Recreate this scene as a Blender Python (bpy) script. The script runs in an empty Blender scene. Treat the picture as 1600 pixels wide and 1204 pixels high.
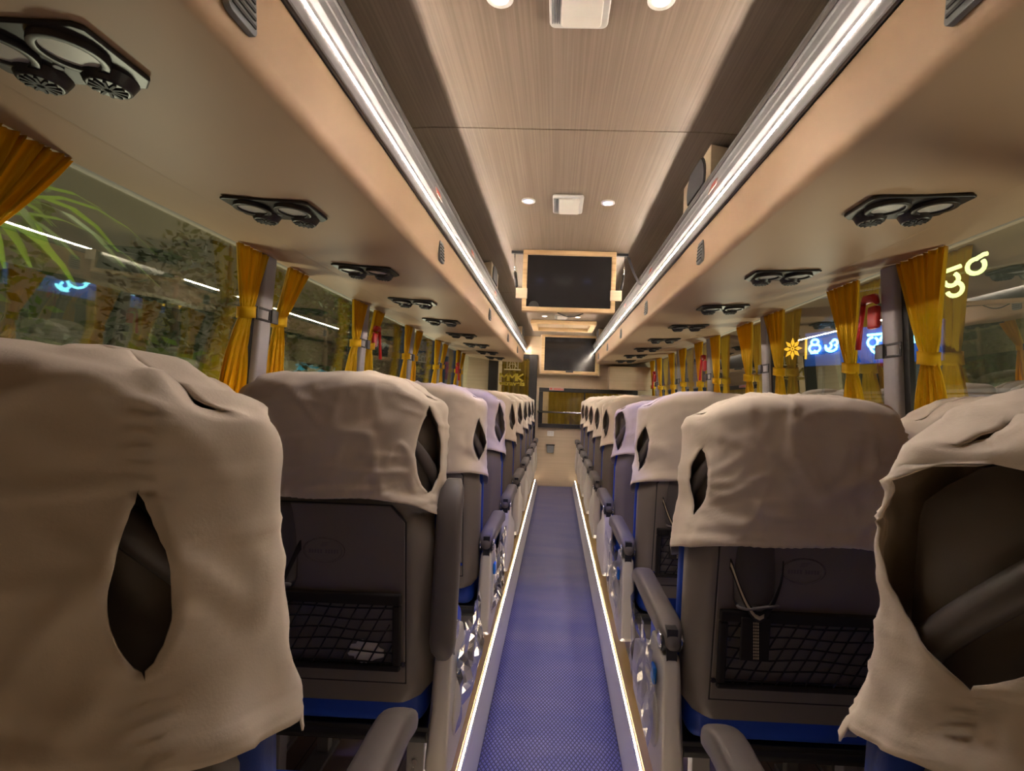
import bpy, math, random
from math import sin, cos, pi, radians, sqrt
from mathutils import Vector, Matrix, noise

SC = bpy.context.scene
COL = SC.collection

# ------------------------------------------------------------------ camera
CAMX, CAMZ = -0.022, 1.2
YAW, PITCH, ROLL = 0.0285, 0.0253, 0.035
cam_d = bpy.data.cameras.new('camera')
cam = bpy.data.objects.new('camera', cam_d)
COL.objects.link(cam)
cam_d.sensor_width = 36.0
cam_d.lens = 36.0 * 800 / 1600
cam_d.shift_x = -47.0 / 1600
cam_d.clip_start = 0.02
_f = Vector((-sin(YAW), cos(YAW), 0)); _r = Vector((cos(YAW), sin(YAW), 0)); _u = Vector((0, 0, 1))
_f2 = _f * cos(PITCH) + _u * sin(PITCH); _u2 = _u * cos(PITCH) - _f * sin(PITCH)
_r3 = _r * cos(ROLL) + _u2 * sin(ROLL); _u3 = _u2 * cos(ROLL) - _r * sin(ROLL)
_m = Matrix((_r3, _u3, -_f2)).transposed().to_4x4()
_m.translation = Vector((CAMX, 0, CAMZ))
cam.matrix_world = _m
SC.camera = cam

# ------------------------------------------------------------------ world and exposure
w = bpy.data.worlds.new('night'); SC.world = w; w.use_nodes = True
w.node_tree.nodes['Background'].inputs[0].default_value = (0.05, 0.055, 0.08, 1)
w.node_tree.nodes['Background'].inputs[1].default_value = 0.35
SC.view_settings.view_transform = 'Standard'
SC.view_settings.look = 'None'
SC.view_settings.gamma = 1
SC.view_settings.use_curve_mapping = False
SC.view_settings.exposure = 0.85
SC.cycles.max_bounces = 8
SC.cycles.transparent_max_bounces = 16
SC.cycles.sample_clamp_indirect = 4
SC.cycles.use_denoising = True
SC.cycles.caustics_reflective = False
SC.cycles.caustics_refractive = False

LED_E = 150.0
FLOOR_LED_E = 20.0

# ------------------------------------------------------------------ materials
MATS = {}
def mat(name, col, rough=0.6, metal=0.0, spec=0.5, emit=None, es=0.0, bump=None, var=None, sheen=0.0, coat=0.0):
    m = bpy.data.materials.new(name); m.use_nodes = True
    nt = m.node_tree; b = nt.nodes['Principled BSDF']
    b.inputs['Base Color'].default_value = (*col, 1)
    b.inputs['Roughness'].default_value = rough
    b.inputs['Metallic'].default_value = metal
    b.inputs['Specular IOR Level'].default_value = spec
    if sheen: b.inputs['Sheen Weight'].default_value = sheen
    if coat: b.inputs['Coat Weight'].default_value = coat
    if emit:
        b.inputs['Emission Color'].default_value = (*emit, 1)
        b.inputs['Emission Strength'].default_value = es
    tc = None
    if bump or var:
        tc = nt.nodes.new('ShaderNodeTexCoord')
    if var:      # (scale xyz, colour2, contrast)
        sc, c2, lo, hi = var
        mp = nt.nodes.new('ShaderNodeMapping'); mp.inputs['Scale'].default_value = sc
        nz = nt.nodes.new('ShaderNodeTexNoise'); nz.inputs['Scale'].default_value = 1; nz.inputs['Detail'].default_value = 4
        rp = nt.nodes.new('ShaderNodeMapRange'); rp.inputs[1].default_value = lo; rp.inputs[2].default_value = hi
        mx = nt.nodes.new('ShaderNodeMix'); mx.data_type = 'RGBA'
        mx.inputs[6].default_value = (*col, 1); mx.inputs[7].default_value = (*c2, 1)
        nt.links.new(tc.outputs['Object'], mp.inputs[0]); nt.links.new(mp.outputs[0], nz.inputs['Vector'])
        nt.links.new(nz.outputs[0], rp.inputs[0]); nt.links.new(rp.outputs[0], mx.inputs[0])
        nt.links.new(mx.outputs[2], b.inputs['Base Color'])
    if bump:     # (scale xyz, strength, distance)
        sc, st, di = bump
        mp = nt.nodes.new('ShaderNodeMapping'); mp.inputs['Scale'].default_value = sc
        nz = nt.nodes.new('ShaderNodeTexNoise'); nz.inputs['Scale'].default_value = 1; nz.inputs['Detail'].default_value = 3
        bp = nt.nodes.new('ShaderNodeBump'); bp.inputs['Strength'].default_value = st; bp.inputs['Distance'].default_value = di
        nt.links.new(tc.outputs['Object'], mp.inputs[0]); nt.links.new(mp.outputs[0], nz.inputs['Vector'])
        nt.links.new(nz.outputs[0], bp.inputs['Height']); nt.links.new(bp.outputs[0], b.inputs['Normal'])
    MATS[name] = m
    return m

mat('cloth', (0.70, 0.58, 0.45), 0.85, spec=0.2, bump=((420, 420, 420), 0.25, 0.0008), var=((5, 5, 5), (0.63, 0.52, 0.41), 0.35, 0.75), sheen=0.15)
mat('shell', (0.17, 0.142, 0.118), 0.42, spec=0.4, bump=((900, 900, 900), 0.12, 0.0005))
mat('shell_core', (0.075, 0.065, 0.06), 0.5, spec=0.35)
mat('groove', (0.02, 0.018, 0.016), 0.7)
mat('blue', (0.012, 0.05, 0.36), 0.5, spec=0.3, bump=((300, 300, 300), 0.2, 0.001))
mat('black', (0.014, 0.013, 0.014), 0.45)
mat('blackfab', (0.018, 0.015, 0.014), 0.85, spec=0.2)
mat('arm', (0.11, 0.092, 0.085), 0.46, spec=0.45, bump=((500, 500, 500), 0.1, 0.0005))
mat('arm_trim', (0.24, 0.22, 0.21), 0.35)
mat('side_plastic', (0.66, 0.60, 0.53), 0.28, spec=0.5)
mat('chrome', (0.7, 0.7, 0.72), 0.18, metal=1.0)
mat('screw', (0.25, 0.2, 0.12), 0.3, metal=1.0)
mat('rack', (0.58, 0.40, 0.26), 0.5, spec=0.25, var=((2, 2, 2), (0.54, 0.37, 0.235), 0.4, 0.7))
mat('rack_seam', (0.30, 0.2, 0.12), 0.6)
mat('alu', (0.30, 0.30, 0.325), 0.42, metal=0.35)
mat('alu_dark', (0.16, 0.15, 0.15), 0.45, metal=0.5)
mat('grille', (0.22, 0.23, 0.24), 0.5)
mat('grille_dark', (0.06, 0.06, 0.065), 0.6)
mat('bezel', (0.022, 0.018, 0.02), 0.38)
mat('lens', (0.72, 0.68, 0.62), 0.3)
mat('pillar', (0.42, 0.40, 0.44), 0.45)
mat('wallgrey', (0.33, 0.28, 0.23), 0.6)
mat('walltan', (0.62, 0.49, 0.34), 0.45, var=((1.5, 1.5, 60), (0.56, 0.44, 0.30), 0.35, 0.7))
mat('woodframe', (0.62, 0.43, 0.23), 0.45, var=((3, 3, 70), (0.40, 0.25, 0.12), 0.45, 0.75))
mat('screen', (0.012, 0.012, 0.014), 0.12, spec=0.5)
mat('trim_ochre', (0.50, 0.33, 0.14), 0.4)
mat('riser', (0.55, 0.53, 0.55), 0.35)
mat('red', (0.62, 0.03, 0.03), 0.35)
mat('clip', (0.03, 0.03, 0.035), 0.4)
mat('label_pink', (0.60, 0.38, 0.34), 0.5)
mat('label_red', (0.72, 0.10, 0.07), 0.5)
mat('white', (0.8, 0.78, 0.75), 0.4)
mat('yellow_print', (0.98, 0.80, 0.10), 0.5)
mat('pale_print', (0.92, 0.82, 0.5), 0.5)
mat('bluebtn', (0.01, 0.22, 0.85), 0.3, emit=None)
mat('dustyblue', (0.03, 0.25, 0.42), 0.6)
mat('tissue', (0.9, 0.8, 0.68), 0.8)
mat('webbing', (0.42, 0.33, 0.22), 0.8)
mat('speaker', (0.075, 0.075, 0.085), 0.6, bump=((700, 700, 700), 0.5, 0.001))
mat('roofgrey', (0.36, 0.30, 0.25), 0.55)
mat('ground', (0.05, 0.05, 0.05), 0.9)
mat('bark', (0.08, 0.055, 0.035), 0.9)
mat('fac_dark', (0.09, 0.085, 0.06), 0.7)
mat('fac_olive', (0.14, 0.13, 0.085), 0.7)
mat('fac_slate', (0.07, 0.08, 0.12), 0.6)
mat('bluepanel', (0.02, 0.10, 0.45), 0.5)
mat('led_over', (1, 0.9, 0.8), 0.4)
mat('lamp_white', (0.9, 0.9, 0.9), 0.3, emit=(1, 0.95, 1.0), es=9)
mat('lamp_blue', (0.5, 0.5, 0.9), 0.3, emit=(0.22, 0.32, 1.0), es=5)
mat('grille_lamp', (0.62, 0.60, 0.58), 0.35)
mat('neon_blue', (0.3, 0.7, 1), 0.4, emit=(0.22, 0.75, 1.0), es=5)
mat('neon_lime', (0.8, 0.9, 0.4), 0.4, emit=(0.80, 0.95, 0.35), es=2.0)
mat('neon_amber', (1, 0.6, 0.1), 0.4, emit=(1.0, 0.45, 0.02), es=1.2)
mat('letter_grey', (0.40, 0.38, 0.30), 0.6)

def emissive_strip(name, col, strength, freq, depth):
    m = bpy.data.materials.new(name); m.use_nodes = True
    nt = m.node_tree; nt.nodes.clear()
    out = nt.nodes.new('ShaderNodeOutputMaterial'); em = nt.nodes.new('ShaderNodeEmission')
    em.inputs[0].default_value = (*col, 1)
    tc = nt.nodes.new('ShaderNodeTexCoord'); sp = nt.nodes.new('ShaderNodeSeparateXYZ')
    mu = nt.nodes.new('ShaderNodeMath'); mu.operation = 'MULTIPLY'; mu.inputs[1].default_value = freq
    si = nt.nodes.new('ShaderNodeMath'); si.operation = 'SINE'
    mr = nt.nodes.new('ShaderNodeMapRange')
    mr.inputs[1].default_value = -1; mr.inputs[2].default_value = 1
    mr.inputs[3].default_value = strength * (1 - depth); mr.inputs[4].default_value = strength * (1 + depth)
    L = nt.links.new
    L(tc.outputs['Object'], sp.inputs[0]); L(sp.outputs[1], mu.inputs[0]); L(mu.outputs[0], si.inputs[0])
    L(si.outputs[0], mr.inputs[0]); L(mr.outputs[0], em.inputs[1]); L(em.outputs[0], out.inputs[0])
    MATS[name] = m
emissive_strip('led', (1.0, 0.83, 0.66), LED_E, 2 * pi / 0.0166, 0.75)
emissive_strip('floor_led', (1.0, 0.80, 0.58), FLOOR_LED_E, 2 * pi / 0.03, 0.4)

def m_ceiling():
    m = mat('ceiling', (0.60, 0.47, 0.37), 0.36, spec=0.35)
    nt = m.node_tree; b = nt.nodes['Principled BSDF']; L = nt.links.new
    tc = nt.nodes.new('ShaderNodeTexCoord')
    mp = nt.nodes.new('ShaderNodeMapping'); mp.inputs['Scale'].default_value = (170, 1.3, 1)
    nz = nt.nodes.new('ShaderNodeTexNoise'); nz.inputs['Scale'].default_value = 1; nz.inputs['Detail'].default_value = 3
    cr = nt.nodes.new('ShaderNodeValToRGB')
    cr.color_ramp.elements[0].position = 0.36; cr.color_ramp.elements[0].color = (0.19, 0.145, 0.108, 1)
    cr.color_ramp.elements[1].position = 0.68; cr.color_ramp.elements[1].color = (0.255, 0.197, 0.150, 1)
    L(tc.outputs['Object'], mp.inputs[0]); L(mp.outputs[0], nz.inputs['Vector']); L(nz.outputs[0], cr.inputs[0])
    L(cr.outputs[0], b.inputs['Base Color'])
m_ceiling()

def m_mat():
    m = mat('aisle_mat', (0.16, 0.16, 0.42), 0.36, spec=0.5)
    nt = m.node_tree; b = nt.nodes['Principled BSDF']; L = nt.links.new
    tc = nt.nodes.new('ShaderNodeTexCoord'); sp = nt.nodes.new('ShaderNodeSeparateXYZ'); L(tc.outputs['Object'], sp.inputs[0])
    def math_(op, a, bb):
        n = nt.nodes.new('ShaderNodeMath'); n.operation = op
        for i, v in enumerate((a, bb)):
            if v is None: continue
            if isinstance(v, (int, float)): n.inputs[i].default_value = v
            else: L(v, n.inputs[i])
        return n.outputs[0]
    a = math_('ADD', math_('MULTIPLY', sp.outputs[0], 430), math_('MULTIPLY', sp.outputs[1], 250))
    c = math_('SUBTRACT', math_('MULTIPLY', sp.outputs[0], 430), math_('MULTIPLY', sp.outputs[1], 250))
    s = math_('MAXIMUM', math_('SINE', a, None), math_('SINE', c, None))
    nz = nt.nodes.new('ShaderNodeTexNoise'); nz.inputs['Scale'].default_value = 3.0; nz.inputs['Detail'].default_value = 5
    mp = nt.nodes.new('ShaderNodeMapping'); mp.inputs['Scale'].default_value = (0.6, 2.0, 1)
    L(tc.outputs['Object'], mp.inputs[0]); L(mp.outputs[0], nz.inputs['Vector'])
    cr = nt.nodes.new('ShaderNodeValToRGB')
    cr.color_ramp.elements[0].position = 0.3; cr.color_ramp.elements[0].color = (0.085, 0.095, 0.25, 1)
    cr.color_ramp.elements[1].position = 0.7; cr.color_ramp.elements[1].color = (0.16, 0.15, 0.27, 1)
    L(nz.outputs[0], cr.inputs[0])
    mr = nt.nodes.new('ShaderNodeMapRange'); L(s, mr.inputs[0])
    mr.inputs[1].default_value = 0.2; mr.inputs[2].default_value = 1.0; mr.inputs[3].default_value = 1.7; mr.inputs[4].default_value = 0.25
    mx = nt.nodes.new('ShaderNodeVectorMath'); mx.operation = 'SCALE'
    L(cr.outputs[0], mx.inputs[0]); L(mr.outputs[0], mx.inputs['Scale']); L(mx.outputs[0], b.inputs['Base Color'])
    bp = nt.nodes.new('ShaderNodeBump'); bp.inputs['Strength'].default_value = 0.5; bp.inputs['Distance'].default_value = 0.001; bp.invert = True
    L(s, bp.inputs['Height']); L(bp.outputs[0], b.inputs['Normal'])
m_mat()

def m_plank():
    m = mat('plank', (0.3, 0.2, 0.15), 0.45)
    nt = m.node_tree; b = nt.nodes['Principled BSDF']; L = nt.links.new
    tc = nt.nodes.new('ShaderNodeTexCoord')
    br = nt.nodes.new('ShaderNodeTexBrick'); br.inputs['Scale'].default_value = 1
    br.inputs['Brick Width'].default_value = 0.7; br.inputs['Row Height'].default_value = 0.075; br.inputs['Mortar Size'].default_value = 0.0012
    br.inputs['Color1'].default_value = (0.30, 0.215, 0.17, 1); br.inputs['Color2'].default_value = (0.19, 0.135, 0.11, 1)
    br.inputs['Mortar'].default_value = (0.03, 0.02, 0.02, 1)
    mp = nt.nodes.new('ShaderNodeMapping'); mp.inputs['Rotation'].default_value = (0, 0, pi / 2)
    L(tc.outputs['Object'], mp.inputs[0]); L(mp.outputs[0], br.inputs['Vector']); L(br.outputs[0], b.inputs['Base Color'])
m_plank()

def m_curtain(name, c1, c2, tr=0.35):
    m = bpy.data.materials.new(name); m.use_nodes = True
    nt = m.node_tree; b = nt.nodes['Principled BSDF']; L = nt.links.new
    b.inputs['Base Color'].default_value = (*c1, 1); b.inputs['Roughness'].default_value = 0.6
    b.inputs['Specular IOR Level'].default_value = 0.25
    b.inputs['Sheen Weight'].default_value = 0.2
    t = nt.nodes.new('ShaderNodeBsdfTranslucent'); t.inputs[0].default_value = (*c2, 1)
    mx = nt.nodes.new('ShaderNodeMixShader'); mx.inputs[0].default_value = tr
    L(b.outputs[0], mx.inputs[1]); L(t.outputs[0], mx.inputs[2]); L(mx.outputs[0], nt.nodes['Material Output'].inputs[0])
    MATS[name] = m
m_curtain('curtain', (0.97, 0.62, 0.010), (0.97, 0.60, 0.010), 0.42)
m_curtain('curtain_cab', (0.46, 0.33, 0.01), (0.5, 0.36, 0.01), 0.2)
m_curtain('leaf', (0.028, 0.05, 0.007), (0.035, 0.07, 0.007), 0.3)
m_curtain('leaf_bright', (0.07, 0.11, 0.01), (0.1, 0.16, 0.015), 0.3)
m_curtain('leaf_frond', (0.16, 0.27, 0.02), (0.2, 0.34, 0.02), 0.3)
m_curtain('leaf_pale', (0.06, 0.07, 0.035), (0.06, 0.07, 0.03), 0.2)

def m_glass(name, tint, base=0.10, gain=0.9, rough=0.0):
    m = bpy.data.materials.new(name); m.use_nodes = True
    nt = m.node_tree; nt.nodes.clear(); L = nt.links.new
    out = nt.nodes.new('ShaderNodeOutputMaterial')
    tr = nt.nodes.new('ShaderNodeBsdfTransparent'); tr.inputs[0].default_value = (*tint, 1)
    gl = nt.nodes.new('ShaderNodeBsdfGlossy'); gl.inputs['Roughness'].default_value = rough
    gl.inputs[0].default_value = (1, 1, 0.95, 1)
    fr = nt.nodes.new('ShaderNodeFresnel'); fr.inputs[0].default_value = 1.5
    ma = nt.nodes.new('ShaderNodeMath'); ma.operation = 'MULTIPLY_ADD'; ma.inputs[1].default_value = gain; ma.inputs[2].default_value = base
    ma.use_clamp = True
    mx = nt.nodes.new('ShaderNodeMixShader')
    L(fr.outputs[0], ma.inputs[0]); L(ma.outputs[0], mx.inputs[0]); L(tr.outputs[0], mx.inputs[1]); L(gl.outputs[0], mx.inputs[2])
    L(mx.outputs[0], out.inputs[0])
    MATS[name] = m
m_glass('glass', (0.88, 0.92, 0.86), 0.04, 0.45, 0.008)
m_glass('film', (0.88, 0.90, 0.95), 0.08, 0.7, 0.12)
m_glass('cab_glass', (0.85, 0.85, 0.8), 0.05, 0.8, 0.02)

def m_shutter():
    m = mat('shutter', (0.26, 0.24, 0.22), 0.5)
m_shutter()

# ------------------------------------------------------------------ mesh helpers
class MB:
    def __init__(self): self.v = []; self.f = []
    def add(self, vs, fs):
        n = len(self.v); self.v += [tuple(p) for p in vs]; self.f += [tuple(i + n for i in f) for f in fs]; return self
    def box(self, x0, x1, y0, y1, z0, z1, mtx=None):
        vs = [Vector(p) for p in ((x0, y0, z0), (x1, y0, z0), (x1, y1, z0), (x0, y1, z0), (x0, y0, z1), (x1, y0, z1), (x1, y1, z1), (x0, y1, z1))]
        if mtx: vs = [mtx @ p for p in vs]
        return self.add(vs, [(0, 3, 2, 1), (4, 5, 6, 7), (0, 1, 5, 4), (1, 2, 6, 5), (2, 3, 7, 6), (3, 0, 4, 7)])
    def prism(self, poly, axis, a, b, mtx=None):
        def P(p, t):
            if axis == 'y': return Vector((p[0], t, p[1]))
            if axis == 'x': return Vector((t, p[0], p[1]))
            return Vector((p[0], p[1], t))
        n = len(poly); vs = [P(p, a) for p in poly] + [P(p, b) for p in poly]
        if mtx: vs = [mtx @ p for p in vs]
        fs = [tuple(range(n)), tuple(range(2 * n - 1, n - 1, -1))] + [(i, n + i, n + (i + 1) % n, (i + 1) % n) for i in range(n)]
        return self.add(vs, fs)
    def loft(self, loops, cap=True, closed=True):
        n = len(loops[0]); base = []
        for l in loops: base += l
        fs = []
        for k in range(len(loops) - 1):
            for i in range(n if closed else n - 1):
                j = (i + 1) % n
                fs.append((k * n + i, k * n + j, (k + 1) * n + j, (k + 1) * n + i))
        if cap:
            fs.append(tuple(range(n - 1, -1, -1))); fs.append(tuple((len(loops) - 1) * n + i for i in range(n)))
        return self.add(base, fs)
    def tube(self, pts, r, n=8, sx=1.0, cap=True):
        pts = [Vector(p) for p in pts]; loops = []
        prev = None
        for i, p in enumerate(pts):
            d = (pts[min(i + 1, len(pts) - 1)] - pts[max(i - 1, 0)]).normalized()
            if prev is None:
                a = Vector((0, 0, 1)) if abs(d.z) < 0.9 else Vector((1, 0, 0))
                u = (a - d * a.dot(d)).normalized()
            else:
                u = (prev - d * prev.dot(d)).normalized()
            prev = u; q = d.cross(u)
            rr = r[i] if isinstance(r, (list, tuple)) else r
            loops.append([p + u * (cos(2 * pi * k / n) * rr) + q * (sin(2 * pi * k / n) * rr * sx) for k in range(n)])
        return self.loft(loops, cap)
    def cyl(self, c, r, h, axis='z', n=24, r2=None):
        c = Vector(c); r2 = r if r2 is None else r2
        def P(a, t, rr):
            x, y = cos(a) * rr, sin(a) * rr
            return c + (Vector((x, y, t)) if axis == 'z' else Vector((x, t, y)) if axis == 'y' else Vector((t, x, y)))
        return self.loft([[P(2 * pi * i / n, 0, r) for i in range(n)], [P(2 * pi * i / n, h, r2) for i in range(n)]])
    def ring(self, c, ro, ri, h, axis='z', n=28, ex=1.0):
        c = Vector(c)
        def P(a, t, rr):
            x, y = cos(a) * rr * ex, sin(a) * rr
            return c + (Vector((x, y, t)) if axis == 'z' else Vector((x, t, y)) if axis == 'y' else Vector((t, x, y)))
        loops = [[P(2 * pi * i / n, t, rr) for i in range(n)] for rr, t in ((ro, 0), (ro, h), (ri, h), (ri, 0), (ro, 0))]
        return self.loft(loops, cap=False)
    def grid(self, fn, nu, nv):
        vs = [fn(i / nu, j / nv) for j in range(nv + 1) for i in range(nu + 1)]
        fs = [(j * (nu + 1) + i, j * (nu + 1) + i + 1, (j + 1) * (nu + 1) + i + 1, (j + 1) * (nu + 1) + i) for j in range(nv) for i in range(nu)]
        return self.add(vs, fs)
    def obj(self, name, m, parent=None, smooth=False, bevel=0, seg=2, solid=0, sub=0, angle=0.6):
        me = bpy.data.meshes.new(name)
        me.from_pydata([tuple(p) for p in self.v], [], self.f); me.update()
        if smooth:
            me.polygons.foreach_set('use_smooth', [True] * len(me.polygons))
        me.materials.append(MATS[m])
        o = bpy.data.objects.new(name, me); COL.objects.link(o)
        if parent: o.parent = parent
        if solid:
            s = o.modifiers.new('s', 'SOLIDIFY'); s.thickness = solid; s.offset = 0
        if bevel:
            b = o.modifiers.new('b', 'BEVEL'); b.width = bevel; b.segments = seg; b.limit_method = 'ANGLE'; b.angle_limit = angle
            me.polygons.foreach_set('use_smooth', [True] * len(me.polygons))
            wn = o.modifiers.new('w', 'WEIGHTED_NORMAL')
        if sub:
            s = o.modifiers.new('u', 'SUBSURF'); s.levels = sub; s.render_levels = sub
        return o

def rrect(x0, x1, z0, z1, r, n=5):
    out = []
    for cx, cz, a0 in ((x1 - r, z1 - r, 0), (x0 + r, z1 - r, pi / 2), (x0 + r, z0 + r, pi), (x1 - r, z0 + r, 3 * pi / 2)):
        for k in range(n + 1):
            a = a0 + k * pi / 2 / n; out.append((cx + r * cos(a), cz + r * sin(a)))
    return out

def tag(o, label=None, cat=None, group=None, kind=None):
    if label: o['label'] = label
    if cat: o['category'] = cat
    if group: o['group'] = group
    if kind: o['kind'] = kind
    return o
def thing(name, label, cat, loc=(0, 0, 0), rz=0, group=None):
    o = bpy.data.objects.new(name, None); COL.objects.link(o); o.location = loc; o.rotation_euler = (0, 0, rz)
    o.empty_display_size = 0.05
    return tag(o, label, cat, group)
def struct(o): o['kind'] = 'structure'; return o
def dup(root, loc=None, rz=None, label=None, group=None):
    kids = {}
    for o in COL.objects:
        if o.parent: kids.setdefault(o.parent, []).append(o)
    r = root.copy(); COL.objects.link(r)
    if loc is not None: r.location = loc
    if rz is not None: r.rotation_euler = (0, 0, rz)
    if label: r['label'] = label
    if group: r['group'] = group
    def rec(src, dst):
        for ch in kids.get(src, []):
            c = ch.copy(); COL.objects.link(c); c.parent = dst; rec(ch, c)
    rec(root, r)
    return r
def text_obj(name, s, size, m, parent=None, loc=(0, 0, 0), rot=(pi / 2, 0, 0), ext=0.002, off=0.0, align='CENTER', sx=1.0, shear=0.0):
    cu = bpy.data.curves.new(name, 'FONT'); cu.body = s; cu.size = size; cu.extrude = ext; cu.offset = off; cu.align_x = align; cu.align_y = 'CENTER'; cu.shear = shear
    t = bpy.data.objects.new(name + '_t', cu); COL.objects.link(t)
    dg = bpy.context.evaluated_depsgraph_get()
    me = bpy.data.meshes.new_from_object(t.evaluated_get(dg)); me.name = name
    COL.objects.unlink(t); bpy.data.objects.remove(t)
    me.materials.clear(); me.materials.append(MATS[m])
    o = bpy.data.objects.new(name, me); COL.objects.link(o); o.location = loc; o.rotation_euler = rot; o.scale = (sx, 1, 1)
    if parent: o.parent = parent
    return o

ORD = ['nearest', 'second', 'third', 'fourth', 'fifth', 'sixth', 'seventh', 'eighth', 'ninth', 'tenth', 'eleventh', 'twelfth', 'thirteenth', 'fourteenth']
YEND = 7.06
Y0 = -1.1
SIDE = {-1: 'left', 1: 'right'}

def wallx(z): return 1.275 - max(0, (z - 1.1)) * 0.06

# ------------------------------------------------------------------ structure
def build_shell():
    # raised seat platforms and recessed aisle floor
    m = MB()
    for s in (-1, 1):
        a, b = sorted((s * 0.31, s * 1.30)); m.box(a, b, Y0, YEND, -0.02, 0.09)
    m.box(-0.31, 0.31, Y0, YEND, -0.05, -0.004)
    struct(m.obj('floor', 'plank'))
    n = 1
    for s in (-1, 1):
        m = MB(); poly = [(s * 0.236, 0.0), (s * 0.264, 0.084), (s * 0.31, 0.084), (s * 0.31, -0.004), (s * 0.236, -0.004)]
        m.prism(poly, 'y', 0.0 + Y0, YEND); struct(m.obj('trim_%d' % n, 'riser')); n += 1
        m = MB(); a, b = sorted((s * 0.281, s * 0.33)); m.box(a, b, Y0, YEND, 0.0841, 0.096); struct(m.obj('trim_%d' % n, 'trim_ochre')); n += 1
    # ceiling: flat centre, curved sides
    prof = []
    for i in range(-20, 21):
        x = i / 20 * 1.27; ax = abs(x)
        z = 2.06 if ax < 0.44 else 2.06 - 0.30 * ((ax - 0.44) / 0.83) ** 1.7
        prof.append((x, z))
    m = MB()
    for y0, y1 in ((Y0, 1.607), (1.613, 4.15), (4.156, YEND)):
        loops = [[Vector((x, y0, z)) for x, z in prof], [Vector((x, y1, z)) for x, z in prof]]
        m.loft(loops, cap=False, closed=False)
    struct(m.obj('ceiling', 'ceiling', solid=0.006))
    m = MB(); 
    m.loft([[Vector((x, Y0, z + 0.02)) for x, z in prof], [Vector((x, YEND + 0.3, z + 0.02)) for x, z in prof]], cap=False, closed=False)
    struct(m.obj('ceiling_backing', 'groove', solid=0.004))
    # side walls below and above the windows, window panes, pillars
    for s in (-1, 1):
        m = MB()
        a, b = sorted((s * 1.275, s * 1.315)); m.box(a, b, Y0, YEND + .1, 0.0, 0.98)
        m.prism([(s * wallx(1.74), 1.746), (s * wallx(1.74) + s * .04, 1.746), (s * 1.30, 2.1), (s * 1.245, 2.1)], 'y', Y0, YEND + .1)
        struct(m.obj('wall_' + SIDE[s], 'wallgrey'))
        ys = PILLARS[s]
        edges = [Y0] + ys + [YEND]
        for k in range(len(edges) - 1):
            m = MB(); xb, xt = wallx(0.98), wallx(1.75)
            m.prism([(s * (xb + .012), 0.98), (s * (xt + .012), 1.75), (s * (xt + .017), 1.75), (s * (xb + .017), 0.98)], 'y', edges[k] + .002, edges[k + 1] - .002)
            struct(m.obj('window_%d' % (k + 1 if s < 0 else k + 21), 'glass'))
        for k, y in enumerate(ys):
            m = MB(); xb, xt = wallx(0.96), wallx(1.76)
            m.prism([(s * (xb - .03), 0.96), (s * (xt - .03), 1.76), (s * (xt + .012), 1.76), (s * (xb + .012), 0.96)], 'y', y - .042, y + .042)
            struct(m.obj('trim_%d' % (10 + k + (0 if s < 0 else 20)), 'pillar', bevel=.012))
            m = MB()
            m.prism([(s * (xb - .004), 0.96), (s * (xt - .004), 1.76), (s * (xt + .014), 1.76), (s * (xb + .014), 0.96)], 'y', y - .075, y - .043)
            struct(m.obj('trim_%d' % (40 + k + (0 if s < 0 else 20)), 'black'))
    # rear wall behind the camera
    m = MB(); m.box(-1.32, 1.32, Y0 - .05, Y0, -0.05, 2.1); struct(m.obj('wall_rear', 'walltan'))

PILLARS = {-1: [-0.3, 0.89, 2.06, 3.13, 4.15, 5.17, 6.22], 1: [-0.35, 0.80, 1.96, 3.12, 4.25, 5.30, 6.42]}
build_shell()

# aisle mat (single sheet with a seam fold)
t = MB()
def matf(u, v):
    x = -0.235 + 0.47 * u; y = Y0 + (YEND - Y0) * v
    return Vector((x, y, 0.0015 + 0.0012 * noise.noise(Vector((x * 6, y * 4, 0)))))
t.grid(matf, 12, 300)
o = t.obj('aisle_mat', 'aisle_mat', smooth=True, solid=0.003)
tag(o, 'long blue diamond-mesh mat covering the aisle floor between the seats', 'floor mat')

# floor LED strips
for s in (-1, 1):
    th = thing('floor_light_strip', 'glowing white LED strip along the %s edge of the blue aisle mat' % SIDE[s], 'light strip', (s * 0.272, 0, 0.085), group='LED strips along the aisle floor')
    m = MB(); m.box(-.0024, .0024, Y0, YEND - .03, 0.003, 0.0055); m.obj('led', 'floor_led', th)
    m = MB(); m.box(-.0045, .0045, Y0, YEND - .02, -0.001, 0.003); m.obj('channel', 'alu_dark', th)

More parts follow.
